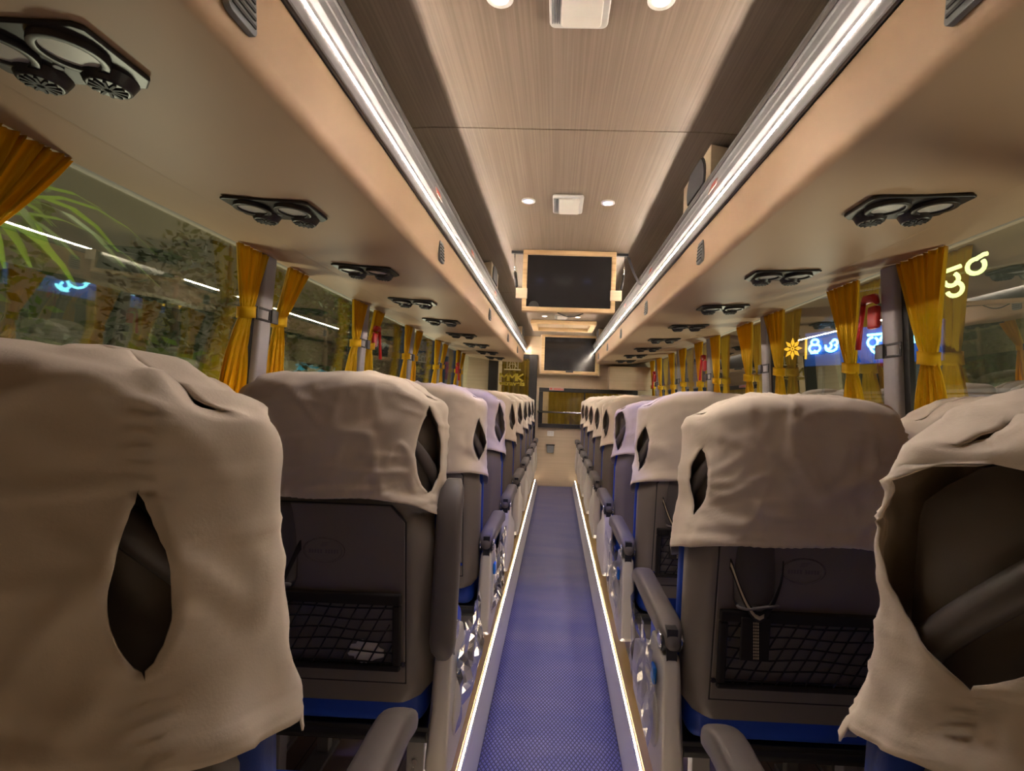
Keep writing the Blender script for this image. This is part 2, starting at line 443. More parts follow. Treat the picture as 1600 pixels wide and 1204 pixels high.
# ------------------------------------------------------------------ luggage racks
def rack(s):
    th = thing('luggage_rack', 'tan overhead luggage rack with curved edge running along the %s windows' % SIDE[s], 'luggage rack', (0, 0, 0), group='overhead luggage racks')
    # body: curved face and flat underside, hollow above
    path = [(0.484, 1.826), (0.489, 1.80), (0.492, 1.77), (0.494, 1.74), (0.495, 1.715), (0.498, 1.702), (0.506, 1.692), (0.520, 1.688), (0.60, 1.687), (0.80, 1.692), (0.985, 1.706)]
    path2 = [(0.985, 1.704), (0.997, 1.712), (1.008, 1.711), (1.10, 1.725), (1.236, 1.742)]
    m = MB()
    poly = [(s * x, z) for x, z in path + path2[1:]] + [(s * 1.236, 1.765), (s * 0.56, 1.70), (s * 0.53, 1.72), (s * 0.51, 1.83)]
    m.prism(poly, 'y', Y0, YEND - 0.02)
    m.obj('rack_body', 'rack', th, smooth=False, bevel=.004, seg=1, angle=1.2)
    for p in th.children: pass
    body = [c for c in COL.objects if c.parent == th][0]
    body.data.polygons.foreach_set('use_smooth', [True] * len(body.data.polygons))
    # aluminium rail
    rail = [(0.484, 1.826), (0.4755, 1.826), (0.4735, 1.850), (0.4700, 1.870), (0.4600, 1.878), (0.4575, 1.893), (0.4545, 1.895), (0.4520, 1.910), (0.4490, 1.912), (0.4470, 1.930), (0.452, 1.945), (0.462, 1.945), (0.50, 1.84)]
    m = MB(); m.prism([(s * x, z) for x, z in rail], 'y', Y0, YEND - 0.02); m.obj('rail', 'alu', th, bevel=.0015, seg=1)
    m = MB(); m.prism([(s * x, z) for x, z in ((0.4495, 1.914), (0.4462, 1.914), (0.4442, 1.926), (0.4475, 1.926))], 'y', Y0, YEND - .02); m.obj('rail_groove', 'alu_dark', th)
    m = MB(); m.prism([(s * x, z) for x, z in ((0.4775, 1.8225), (0.4735, 1.8225), (0.473, 1.828), (0.477, 1.828))], 'y', Y0, YEND - .02); m.obj('rail_edge', 'alu_dark', th)
    # LED strip set in the rail
    m = MB(); m.prism([(s * x, z) for x, z in ((0.4740, 1.8548), (0.4730, 1.8612), (0.4712, 1.8610), (0.4722, 1.8548))], 'y', 0.72, YEND - .02); led = m.obj('led_strip', 'led', th)
    led['label'] = 'bright white LED strip'
    m = MB()
    for y in (-.3, 1.1, 2.5, 3.9, 5.3):
        m.box(*sorted((s * 0.53, s * 1.22)), y, y + .0018, 1.664, 1.6645)
    return th
for s in (-1, 1): rack(s)
# end caps closing the far rack ends belong to the front wall; see below

# air grilles on the rack face
def louvre(s, y, label):
    th = thing('air_grille', label, 'air grille', (s * 0.491, y, 1.755), 0, 'small louvred grilles on the rack faces')
    m = MB(); poly = rrect(-.033, .033, -.040, .040, .010)
    x0 = -s * 0.002
    m.prism(poly, 'x', 0.004 * s, x0 - s * 0.004); m.obj('frame', 'grille', th, bevel=.001, seg=1)
    m = MB()
    for k in range(5):
        m.box(*sorted((x0 - s * 0.0042, x0 - s * .0065)), -.027, .027, -.029 + k * .0125, -.029 + k * .0125 + .005)
    m.obj('louvres', 'grille_dark', th)
    th.rotation_euler = (0, s * radians(4), 0)
LY = {-1: [0.70, 1.97, 3.43, 4.75, 5.9], 1: [0.66, 1.88, 3.02, 4.2, 5.3, 6.4]}
for s in (-1, 1):
    for k, y in enumerate(LY[s]):
        louvre(s, y, 'small grey louvred grille on the %s rack face, %s from the camera' % (SIDE[s], ORD[k]))

# service panels (reading lamps and air nozzles)
def service_proto():
    th = thing('reading_light_panel', 'x', 'reading light panel')
    m = MB()
    poly = [(-.118, -.062), (-.105, -.070), (.105, -.070), (.118, -.062), (.118, .052), (.095, .075), (-.095, .075), (-.118, .052)]
    m.prism(poly, 'z', 0.0, -0.008); m.obj('bezel', 'bezel', th, bevel=.003)
    for x in (-.055, .055):
        m = MB(); m.ring((x, -.018, -.006), .047, .035, -.012); h = m.obj('lamp_housing', 'bezel', th, bevel=.0015, seg=1)
        m = MB(); m.cyl((x, -.018, -.007), .0345, -.006, n=28); m.obj('lamp_lens', 'lens', h)
    for x in (-.055, .055):
        m = MB(); m.cyl((x, .048, -.006), .040, -.020, r2=.030); nz = m.obj('air_nozzle', 'bezel', th, bevel=.003)
        m = MB()
        for k in range(6):
            a = k * pi / 6; mt = Matrix.Translation((x, .048, 0)) @ Matrix.Rotation(a, 4, 'Z')
            m.box(-.025, .025, -.002, .002, -.0285, -.026, mt)
        m.obj('nozzle_vanes', 'grille_dark', nz)
    m = MB(); m.cyl((0, .02, -.008), .007, -.006, n=14); m.obj('call_button', 'grille', th, bevel=.001)
    return th
VY = {-1: [.73, 1.36, 2.02, 2.69, 3.37, 4.09, 4.85, 5.62, 6.35], 1: [.57, 1.24, 1.92, 2.6, 3.27, 4.0, 4.72, 5.45, 6.2]}
proto = service_proto(); first = True
for s in (-1, 1):
    for k, y in enumerate(VY[s]):
        lab = 'black panel with two round reading lamps under the %s rack, %s from the camera' % (SIDE[s], ORD[k])
        o = proto if first else dup(proto)
        first = False
        o['label'] = lab; o['group'] = 'reading light panels under the luggage racks'
        o.location = (s * 0.80, y, 1.693)
        o.rotation_euler = (0, -s * radians(2.6), 0)

# warning stickers on the rails
def sticker(s, y, label):
    th = thing('warning_sticker', label, 'sticker', (s * 0.4515, y, 1.893), 0, 'small pink stickers on the rack rails')
    m = MB(); m.box(-.0008, .0008, -.04, .04, -.014, .014); m.obj('paper', 'label_pink', th)
    m = MB()
    for z in (-.006, .004): m.box(-s * .0012 - .0004, -s * .0012 + .0004, -.03, .018, z, z + .006)
    m.obj('print', 'label_red', th)
    th.rotation_euler = (0, s * radians(13), 0)
for s, ys in ((-1, [1.74, 2.46, 3.4]), (1, [1.62, 2.7, 3.7])):
    for k, y in enumerate(ys): sticker(s, y, 'small pink warning sticker on the %s rack rail, %s from the camera' % (SIDE[s], ORD[k]))

# speaker boxes between ceiling and rack
def speaker(s, y, label):
    th = thing('speaker_box', label, 'speaker', (s * 0.456, y, 1.95), 0, 'speaker boxes above the racks')
    m = MB()
    m.prism([(0, 0), (0, .102), (s * .20, .065), (s * .20, 0)], 'y', -.16, .20); m.obj('cabinet', 'walltan', th, bevel=.003)
    def disc(r, x0, x1, name, mt):
        pts = []
        for i in range(41):
            a = -.2 * pi + 1.4 * pi * i / 40
            pts.append((.01 + r * cos(a), max(.002, min(.1005, .035 + r * .74 * sin(a)))))
        m = MB(); m.prism(pts, 'x', x0, x1); m.obj(name, mt, th)
    disc(.120, .0, -s * .003, 'speaker_rim', 'black'); disc(.112, -s * .003, -s * .006, 'speaker_cloth', 'speaker')
for s, y, l in ((1, 1.83, 'tan box with round grey speaker above the right rack, nearest the camera'), (-1, 3.35, 'tan box with round grey speaker above the left rack, beyond the hanging television'), (1, 6.2, 'far tan speaker box above the end of the right rack'), (-1, 6.2, 'far tan speaker box above the end of the left rack')):
    speaker(s, y, l)

# ceiling lamps
def downlight(x, y, blue, label):
    th = thing('ceiling_downlight', label, 'ceiling light', (x, y, 2.057), 0, 'small round ceiling downlights')
    m = MB(); m.ring((0, 0, 0), .030, .019, -.006, n=24); m.obj('rim', 'white', th, bevel=.001, seg=1)
    m = MB(); m.cyl((0, 0, 0), .019, -.004, n=20); l = m.obj('bulb', 'lamp_blue' if blue else 'lamp_white', th)
    ld = bpy.data.lights.new('downlight_light', 'SPOT'); ld.energy = 15 if blue else 4; ld.color = (0.16, 0.2, 1.0) if blue else (0.95, 0.92, 1.0)
    ld.spot_size = radians(72 if blue else 120); ld.spot_blend = 0.7; ld.shadow_soft_size = .02
    lo = bpy.data.objects.new('bulb_light', ld); COL.objects.link(lo); lo.parent = th; lo.location = (0, 0, -.02)
for k, y in enumerate([1.07, 2.20, 3.9, 5.3, 6.25]):
    for s in (-1, 1):
        downlight(s * .172, y, k == 1, ('small round %s ceiling light left of the centre line, %s from the rear' if s < 0 else 'small round %s ceiling light right of the centre line, %s from the rear') % ('blue' if k == 1 else 'white', ORD[k].replace('nearest', 'first')))
def grille_lamp(y, label):
    th = thing('ceiling_vent_light', label, 'ceiling light', (0.0, y, 2.057), 0, 'square ceiling lamps on the centre line')
    m = MB(); m.prism(rrect(-.066, .066, -.10, .10, .015), 'z', 0, -.012); m.obj('housing', 'grille_lamp', th, bevel=.004)
    m = MB(); m.prism(rrect(-.040, .050, -.085, .085, .008), 'z', -.012, -.020); m.obj('diffuser', 'lens', th, bevel=.003)
    m = MB()
    for k in range(4): m.box(-.060 + k * .005, -.0575 + k * .005, -.08, .08, -.015, -.012)
    m.obj('slots', 'grille', th)
for y, l in ((1.05, 'square white ceiling lamp cut by the top edge of the photo'), (2.22, 'square white ceiling lamp between the two blue downlights'), (5.3, 'small far ceiling lamp just beyond the hanging television'), (6.30, 'farthest ceiling lamp near the front wall')):
    grille_lamp(y, l)

# raised ceiling hatch frame
th = thing('roof_hatch', 'tan framed roof hatch in the ceiling beyond the hanging television', 'roof hatch', (0.03, 5.85, 2.055))
m = MB(); m.prism([(-.33, -.28), (.33, -.28), (.33, .28), (-.33, .28)], 'z', 0, -.004); m.obj('hatch_panel', 'walltan', th)
m = MB()
for a in ((-.36, .36, -.32, -.26), (-.36, .36, .26, .32), (-.36, -.29, -.26, .26), (.29, .36, -.26, .26)): m.box(a[0], a[1], a[2], a[3], -.045, 0)
m.obj('hatch_frame', 'woodframe', th, bevel=.01)

# ------------------------------------------------------------------ hanging television
def hanging_tv():
    th = thing('hanging_television', 'flat television in light wood frame hanging from the ceiling on gas struts', 'television', (0.028, 2.93, 2.055))
    W, H = .268, .355
    m = MB()
    for a in ((-W, W, -.028, 0), (-W, W, -H, -H + .026), (-W, -W + .026, -H + .026, -.028), (W - .026, W, -H + .026, -.028)):
        m.box(a[0], a[1], -.004, .05, a[2], a[3])
    m.obj('wood_frame', 'woodframe', th, bevel=.003)
    m = MB(); m.box(-W + .02, W - .02, .008, .045, -H + .02, -.02); tv = m.obj('screen', 'screen', th, bevel=.003)
    m = MB(); m.cyl((-W + .07, .002, -H + .03), .03, .008, axis='y', n=24); m.obj('sensor_bump', 'black', th)
    for s in (-1, 1):
        m = MB(); m.box(*sorted((s * (W - .03), s * (W + .035))), -.012, -.004, -.285, -.225); m.obj('side_bracket', 'walltan', th, bevel=.002)
        m = MB(); m.tube([(s * (W + .045), .02, -.13), (s * (W + .032), 0, -.215)], .009, 10); g = m.obj('gas_strut', 'black', th, smooth=True)
        m = MB(); m.tube([(s * (W + .052), .03, -.01), (s * (W + .047), .022, -.13)], .003, 8); m.tube([(s * (W + .032), 0, -.215), (s * (W + .028), -.005, -.27)], .003, 8); m.obj('strut_rod', 'chrome', g, smooth=True)
        m = MB(); m.box(*sorted((s * (W + .0), s * (W + .07))), .015, .04, -.018, -.004); m.obj('hinge', 'clip', th)
    m = MB(); m.grid(lambda u, v: Vector((W + .065 + .075 * v + .015 * u, .03, -.02 - .16 * v - .02 * sin(v * pi))), 2, 10); m.obj('strap', 'clip', th, solid=.002)
    m = MB(); m.tube([(-.06 + .15 * k / 12, .03, -H - .022 * sin(pi * k / 12)) for k in range(13)], .003, 6); m.obj('cable', 'clip', th, smooth=True)
hanging_tv()

# ------------------------------------------------------------------ front wall
YW = YEND
def X(px): return (px - 869) * 0.00883 + CAMX
def Z(py): return CAMZ + (623 - py) * 0.00883
def front_wall():
    m = MB()
    wx0, wx1, wz0, wz1 = X(842), X(995), Z(668), Z(606)
    dx0, dx1, dz1 = X(762), X(838), 1.80
    # wall pieces around the door (left) and the window (right)
    m.box(-1.32, dx0, YW, YW + .05, -0.05, 2.1)
    m.box(dx0, dx1, YW, YW + .05, dz1, 2.1)
    m.box(dx1, wx0, YW, YW + .05, -0.05, 2.1)
    m.box(wx0, wx1, YW, YW + .05, -0.05, wz0)
    m.box(wx0, wx1, YW, YW + .05, wz1, 2.1)
    m.box(wx1, 1.32, YW, YW + .05, -0.05, 2.1)
    struct(m.obj('wall_front', 'walltan'))
    # protruding panel right of the television
    m = MB(); m.box(X(948), 1.24, YW - .25, YW, Z(606), 1.66); struct(m.obj('trim_71', 'walltan', bevel=.003))
    # black window frame
    m = MB(); f = .055
    m.box(wx0, wx1, YW - .03, YW + .02, wz1 - f, wz1); m.box(wx0, wx1, YW - .03, YW + .02, wz0, wz0 + f)
    m.box(wx0, wx0 + f, YW - .03, YW + .02, wz0 + f, wz1 - f); m.box(wx1 - f, wx1, YW - .03, YW + .02, wz0 + f, wz1 - f)
    m.box(X(912), X(914), YW - .03, YW + .02, wz0 + f, wz1 - f)
    struct(m.obj('window_41', 'black', bevel=.004))
    m = MB(); m.box(wx0 + f, wx1 - f, YW, YW + .006, wz0 + f, wz1 - f); struct(m.obj('window_42', 'cab_glass'))
    # door frame and glass
    m = MB()
    m.box(dx0, dx0 + .13, YW - .04, YW + .03, 0, dz1); m.box(dx1 - .11, dx1, YW - .04, YW + .03, 0, dz1)
    m.box(dx0 + .13, dx1 - .11, YW - .04, YW + .03, dz1 - .06, dz1); m.box(dx0 + .13, dx1 - .11, YW - .04, YW + .03, 0, .12)
    dr = struct(m.obj('door_1', 'black', bevel=.004))
    m = MB(); m.box(dx0 + .13, dx1 - .11, YW - .01, YW - .004, .12, dz1 - .06); struct(m.obj('door_2', 'cab_glass'))
    # steel guard rail across the window
    th = thing('guard_rail', 'polished steel rail across the dark front window', 'rail', (0, YW - .07, Z(643.5)))
    m = MB(); m.tube([(wx0 - .01, 0, 0), (wx1, 0, 0)], .014, 12); m.obj('bar', 'chrome', th, smooth=True)
    m = MB(); m.cyl((wx0 + .02, 0, 0), .010, .05, axis='y'); m.cyl((wx1 - .02, 0, 0), .010, .05, axis='y'); m.obj('mount', 'chrome', th)
    # television cabinet
    cx, cz = X(887.5), 0
    th = thing('wall_television', 'dark flat television in tan cabinet high on the front wall', 'television', (cx, YW, Z(552)))
    W, H = .40, .33
    m = MB()
    m.box(-W, W, -.20, 0, -.30, .36)
    m.obj('cabinet', 'walltan', th, bevel=.004)
    m = MB()
    for a in ((-W + .02, W - .02, .20, .24), (-W + .02, W - .02, -.29, -.25), (-W + .02, -W + .06, -.25, .20), (W - .06, W - .02, -.25, .20)): m.box(a[0], a[1], -.225, -.20, a[2], a[3])
    m.obj('wood_frame', 'woodframe', th, bevel=.003)
    m = MB(); m.box(-W + .055, W - .055, -.212, -.2, -.255, .205); m.obj('screen', 'screen', th)
    m = MB(); m.box(-.05, .05, -.232, -.2, -.27, -.243); m.obj('sensor', 'black', th)
    # socket and switch box
    th = thing('power_socket', 'white square power socket on the tan panel under the front window', 'socket', (X(862), YW, Z(677)))
    m = MB(); m.prism(rrect(-.045, .045, -.035, .035, .006), 'y', -.012, 0); m.obj('plate', 'white', th, bevel=.002)
    m = MB(); [m.box(x - .012, x + .012, -.0135, -.012, z - .01, z + .01) for x in (-.018, .018) for z in (-.014, .014)]; m.obj('switches', 'lens', th)
    th = thing('wall_pocket', 'small grey pocket box on the front panel below the white socket', 'wall box', (X(862.5), YW, Z(700)))
    m = MB(); m.prism([(-.045, -.06), (.045, -.06), (.05, .045), (-.05, .045)], 'y', -.03, 0); m.obj('box', 'grille', th, bevel=.006)
    m = MB(); m.box(-.06, .06, -.04, 0, .04, .055); m.obj('lid', 'black', th, bevel=.004)
    # red label strip on the window frame
    th = thing('warning_label', 'pink and red label strip on the top of the front window frame', 'label', (X(869), YW - .032, Z(607.5)))
    m = MB(); m.box(-.10, .10, -.002, 0, -.02, .02); m.obj('strip', 'label_pink', th)
    m = MB(); m.box(-.04, .095, -.003, -.002, -.012, -.002); m.box(-.04, .06, -.003, -.002, .004, .010); m.box(-.09, -.06, -.003, -.002, -.012, .012); m.obj('print', 'label_red', th)
    # cab curtains behind the glass
    def cabc(name, x0, x1, z0, z1, label, ph):
        m = MB()
        def f(u, v):
            x = x0 + (x1 - x0) * u; z = z0 + (z1 - z0) * v
            return Vector((x, .022 * sin(u * 2 * pi * (x1 - x0) / .075 + ph + .5 * sin(v * 3)) + .01 * sin(u * 9), z))
        m.grid(f, 90, 8); o = m.obj('curtain_cloth', 'curtain_cab', None, smooth=True)
        th = thing(name, label, 'curtain', (0, YW + .10, 0)); o.parent = th
        m = MB(); m.tube([(x0 - .03, 0, z1 - .005), (x1 + .03, 0, z1 - .005)], .008, 8); m.obj('curtain_rod', 'clip', th)
        return th
    cabc('cab_curtain', dx0 + .17, dx1 - .10, .3, 1.74, 'olive yellow curtain printed with lettering behind the glass cabin door', 0)
    cabc('cab_curtain', wx0 + .13, wx1 - .25, wz0 - .02, wz1 + .02, 'olive yellow curtain behind the wide dark front window', 1.3)
    # dark cabin beyond
    m = MB(); m.box(-1.32, 1.32, YW + .7, YW + .75, -.05, 2.1); struct(m.obj('wall_cabin', 'walltan'))
    m = MB(); m.box(-1.32, 1.32, YW, YW + .75, -.06, -.0501); struct(m.obj('floor_cabin', 'wallgrey'))
    ld = bpy.data.lights.new('cab_fill', 'POINT'); ld.energy = 11; ld.color = (1, .85, .6); ld.shadow_soft_size = .08  # unseen fill added in the cabin to brighten its curtains
    lo = bpy.data.objects.new('cab_fill_light', ld); COL.objects.link(lo); lo.location = (.1, YW + .42, 1.95)
    # printed logo on the door glass
    th = thing('door_lettering', 'yellow MMK travels lettering with pale emblem on the glass door', 'lettering', (X(799), YW - .014, Z(600)))
    zc = Z(597) - Z(600)
    def st(pts, r=.011, name='letter', m_='yellow_print', h=.006):
        mm = MB()
        for (a, b) in zip(pts, pts[1:]):
            a = Vector((a[0], 0, a[1])); b = Vector((b[0], 0, b[1])); d = (b - a).normalized(); q = Vector((d.z, 0, -d.x)) * r; d2 = d * r * .5
            mm.add([a + q - d2, b + q + d2, b - q + d2, a - q - d2, a + q - d2 + Vector((0, .002, 0)), b + q + d2 + Vector((0, .002, 0)), b - q + d2 + Vector((0, .002, 0)), a - q - d2 + Vector((0, .002, 0))],
                   [(0, 1, 2, 3), (7, 6, 5, 4), (0, 4, 5, 1), (1, 5, 6, 2), (2, 6, 7, 3), (3, 7, 4, 0)])
        return mm.obj(name, m_, th)
    h = .095
    st([(-.165, zc), (-.165, zc + h), (-.115, zc + h * .45), (-.06, zc + h), (-.06, zc)])
    st([(-.045, zc), (-.045, zc + h), (.0, zc + h * .45), (.05, zc + h), (.05, zc)])
    st([(.07, zc), (.07, zc + h)]); st([(.15, zc + h), (.075, zc + h * .5), (.15, zc)])
    st([(-.165, zc - .03), (-.165, zc - .05), (-.10, zc - .05), (-.10, zc - .03), (-.165, zc - .03)], .008, 'logo_bar')
    text_obj('travels_word', 'travels', .085, 'yellow_print', th, (.035, 0, zc - .038), (pi / 2, 0, 0), .001, off=.003, sx=1.25)
    # pale emblem: seated crowned figure outline inside an arch with a caption bar
    ez = zc + .17
    st([(-.075, ez), (-.075, ez + .15), (-.05, ez + .2), (0, ez + .225), (.05, ez + .2), (.075, ez + .15), (.075, ez)], .005, 'emblem', 'pale_print')
    st([(-.03, ez), (-.045, ez + .05), (-.02, ez + .1), (0, ez + .15), (.02, ez + .1), (.045, ez + .05), (.03, ez)], .005, 'emblem', 'pale_print')
    st([(0, ez), (0, ez + .12)], .004, 'emblem', 'pale_print'); st([(-.06, ez + .02), (-.02, ez + .06), (.02, ez + .06), (.06, ez + .02)], .004, 'emblem', 'pale_print')
    st([(-.11, ez - .015), (.11, ez - .015)], .009, 'caption_bar', 'pale_print')
front_wall()

# ------------------------------------------------------------------ window curtains
def curtain_mesh(cloth, wt, wtie, wb, shift_t, shift_b, zt, ztie, zb, s, npl, ph):
    """cloth sheet in its own frame: y along the bus, x out of the window, z absolute height"""
    def f(u, v):
        z = zt + (zb - zt) * v
        if z > ztie:
            k = (z - ztie) / (zt - ztie); k2 = k ** 0.9
            hw = wtie + (wt - wtie) * k2; c = shift_t * k2
        else:
            k = (ztie - z) / (ztie - zb); k2 = 1 - (1 - k) ** 2.2
            hw = wtie + (wb - wtie) * k2; c = shift_b * k2
        a = 2 * pi * npl * u + ph + .35 * sin(3 * v * pi + ph)
        amp = min(.020, .006 + .10 * abs(hw) / npl) * (1 if hw > .04 else .7)
        y = c + (u - .5) * 2 * hw + .006 * sin(a * .5 + 3 * v)
        x = -s * (.028 + amp * sin(a) + .006 * sin(a * 2.3 + v * 4))
        x += s * (wallx(z) - wallx(zt))
        return Vector((x, y, z))
    m = MB(); m.grid(f, npl * 10, 36); return m
def window_curtain(s, yp, side, label, k):
    """one gathered curtain beside a pillar; side -1: camera side of the pillar, +1 far side"""
    rnd = random.Random(k * 7 + s * 3 + side)
    zt, ztie, zb = 1.735, (1.49 if s < 0 else 1.385) + rnd.uniform(-.015, .015), 1.06
    if s < 0:
        cy = yp + (-.13 if side < 0 else .10); wt, wb = .10, .075
        st_, sb = (.0, -.045) if side < 0 else (.11, .02)
        wt = .10 if side < 0 else .085
    else:
        cy = yp + (-.20 if side < 0 else .26); wt, wb = .125, .075
        st_, sb = (.02, .0) if side < 0 else (.03, -.02)
        if side > 0: wt = .13
    st_ += rnd.uniform(-.015, .015); wt *= rnd.uniform(.9, 1.1)
    th = thing('window_curtain', label, 'curtain', (s * wallx(zt), cy, 0), 0, 'yellow curtains along the windows')
    curtain_mesh(None, wt, .027, wb, st_, sb, zt, ztie, zb, s, 7, rnd.uniform(0, 6)).obj('cloth', 'curtain', th, smooth=True, solid=.0012)
    xt = s * (wallx(ztie) - wallx(zt)) - s * .028
    m = MB(); loops = []
    for z in (-.022, -.008, .008, .022):
        loops.append([Vector((xt + cos(a) * (.031 + .002 * cos(5 * a)), sin(a) * (.034 + (.002 if abs(z) > .01 else 0)), ztie + z + .006 * sin(a))) for a in [2 * pi * i / 20 for i in range(20)]])
    m.loft(loops, cap=False); m.obj('tieback', 'curtain', th, smooth=True, solid=.002)
def clip(s, yp, label):
    z = 1.50 if s < 0 else 1.425
    th = thing('curtain_clip', label, 'curtain clip', (s * (wallx(z) - .031), yp, z), 0, 'black curtain clips on the window pillars')
    m = MB()
    for a in ((-.075, .02, .018, .027), (-.075, .02, -.027, -.018), (-.075, -.065, -.018, .018), (.01, .02, -.018, .018)):
        m.box(*sorted((0, -s * .006)), a[0], a[1], a[2], a[3])
    m.obj('loop', 'clip', th, bevel=.0015, seg=1)
    m = MB(); m.box(*sorted((0, -s * .012)), .02, .07, -.028, .028); m.obj('buckle', 'clip', th, bevel=.004)
for s in (-1, 1):
    for k, yp in enumerate(PILLARS[s]):
        for side in (-1, 1):
            if (s < 0 and k == 0) or (s > 0 and k == 0): continue
            if s < 0 and k == 1 and side < 0: continue
            window_curtain(s, yp, side, 'yellow tied curtain on the %s windows, %s side of the %s pillar from the camera' % (SIDE[s], 'near' if side < 0 else 'far', ORD[k - 1]), k)
        if k: clip(s, yp, 'black curtain clip on the %s window pillar, %s from the camera' % (SIDE[s], ORD[k - 1]))
def hammer(s, y, z, label):
    th = thing('emergency_hammer', label, 'hammer', (s * (wallx(z) - .045), y, z), 0, 'red emergency hammers by the windows')
    m = MB(); m.box(-.012, .012, -.03, .03, -.045, .045); m.obj('holder', 'red', th, bevel=.010)
    m = MB(); m.tube([(-s * .012, .052, .058), (-s * .012, .03, .075), (-s * .012, -.02, .072), (-s * .012, -.04, .05)], [.010, .018, .018, .008], 10); hd = m.obj('hammer_head', 'red', th, smooth=True)
    m = MB(); m.tube([(-s * .012, .05, .055), (-s * .014, .062, -.02), (-s * .014, .078, -.12)], [.010, .009, .011], 10); m.obj('handle', 'red', hd, smooth=True)
for s, y, z, l in ((1, 2.02, 1.56, 'red emergency hammer hanging on the right pillar beside the neon sign'), (-1, 3.26, 1.54, 'red emergency hammer on the left windows beside the second pillar'), (-1, 6.0, 1.5, 'small far red emergency hammer on the left windows'),
                  (1, 4.3, 1.52, 'red emergency hammer midway along the right windows'), (1, 6.45, 1.5, 'small far red emergency hammer on the right windows near the front wall')):
    hammer(s, y, z, l)

# ------------------------------------------------------------------ seats
TILT = 0.085
def resample(ctrl, n):
    pts = [Vector((p[0], p[1])) for p in ctrl]
    # Catmull-Rom through the control points, then even spacing
    fine = []
    for i in range(len(pts) - 1):
        p0, p1, p2, p3 = pts[max(i - 1, 0)], pts[i], pts[i + 1], pts[min(i + 2, len(pts) - 1)]
        for k in range(12):
            t = k / 12
            fine.append(.5 * ((2 * p1) + (p2 - p0) * t + (2 * p0 - 5 * p1 + 4 * p2 - p3) * t * t + (3 * p1 - p0 - 3 * p2 + p3) * t ** 3))
    fine.append(pts[-1])
    ln = [0]
    for a, b in zip(fine, fine[1:]): ln.append(ln[-1] + (b - a).length)
    return fine, ln
HR = [(0, 0), (.10, .0), (.150, .004), (.182, .018), (.210, .045), (.228, .075), (.238, .105), (.232, .130), (.20, .146), (.12, .150), (0, .152)]
HRF, HRL = resample(HR, 0)
def hsec(t, inset=0.0, wid=1.0):
    """point of the headrest outline at |t| in 0..1 (0 back centre, 1 front centre); sign picks the side"""
    sg = -1 if t < 0 else 1; t = min(abs(t), 1); d = t * HRL[-1]
    lo, hi = 0, len(HRL) - 1
    while hi - lo > 1:
        mid = (lo + hi) // 2
        if HRL[mid] <= d: lo = mid
        else: hi = mid
    k = 0 if HRL[hi] == HRL[lo] else (d - HRL[lo]) / (HRL[hi] - HRL[lo])
    p = HRF[lo].lerp(HRF[hi], k)
    if inset:
        tg = (HRF[min(hi + 2, len(HRF) - 1)] - HRF[max(lo - 2, 0)]).normalized()
        p = p + Vector((-tg.y, tg.x)) * inset
        p.x = max(p.x, 0)
    return Vector((p.x * sg * wid, p.y))
LOWC = [(0, 0), (.10, 0), (.17, 0), (.196, .001), (.210, .006), (.232, .028), (.243, .048), (.246, .09), (.242, .140), (.215, .172), (.12, .180), (0, .180)]
LOF, LOL = resample(LOWC, 0)
def lsec(t, inset=0.0):
    global HRF, HRL
    a, b = HRF, HRL
    HRF, HRL = LOF, LOL
    try: return hsec(t, inset)
    finally: HRF, HRL = a, b
def csec(t, z, inset):
    k = min(1, max(0, (z - .80) / .10)); k = k * k * (3 - 2 * k)
    return lsec(t, inset).lerp(hsec(t, inset), k)
def tilt(p): return Vector((p[0], p[1] - (p[2] - .41) * TILT, p[2]))

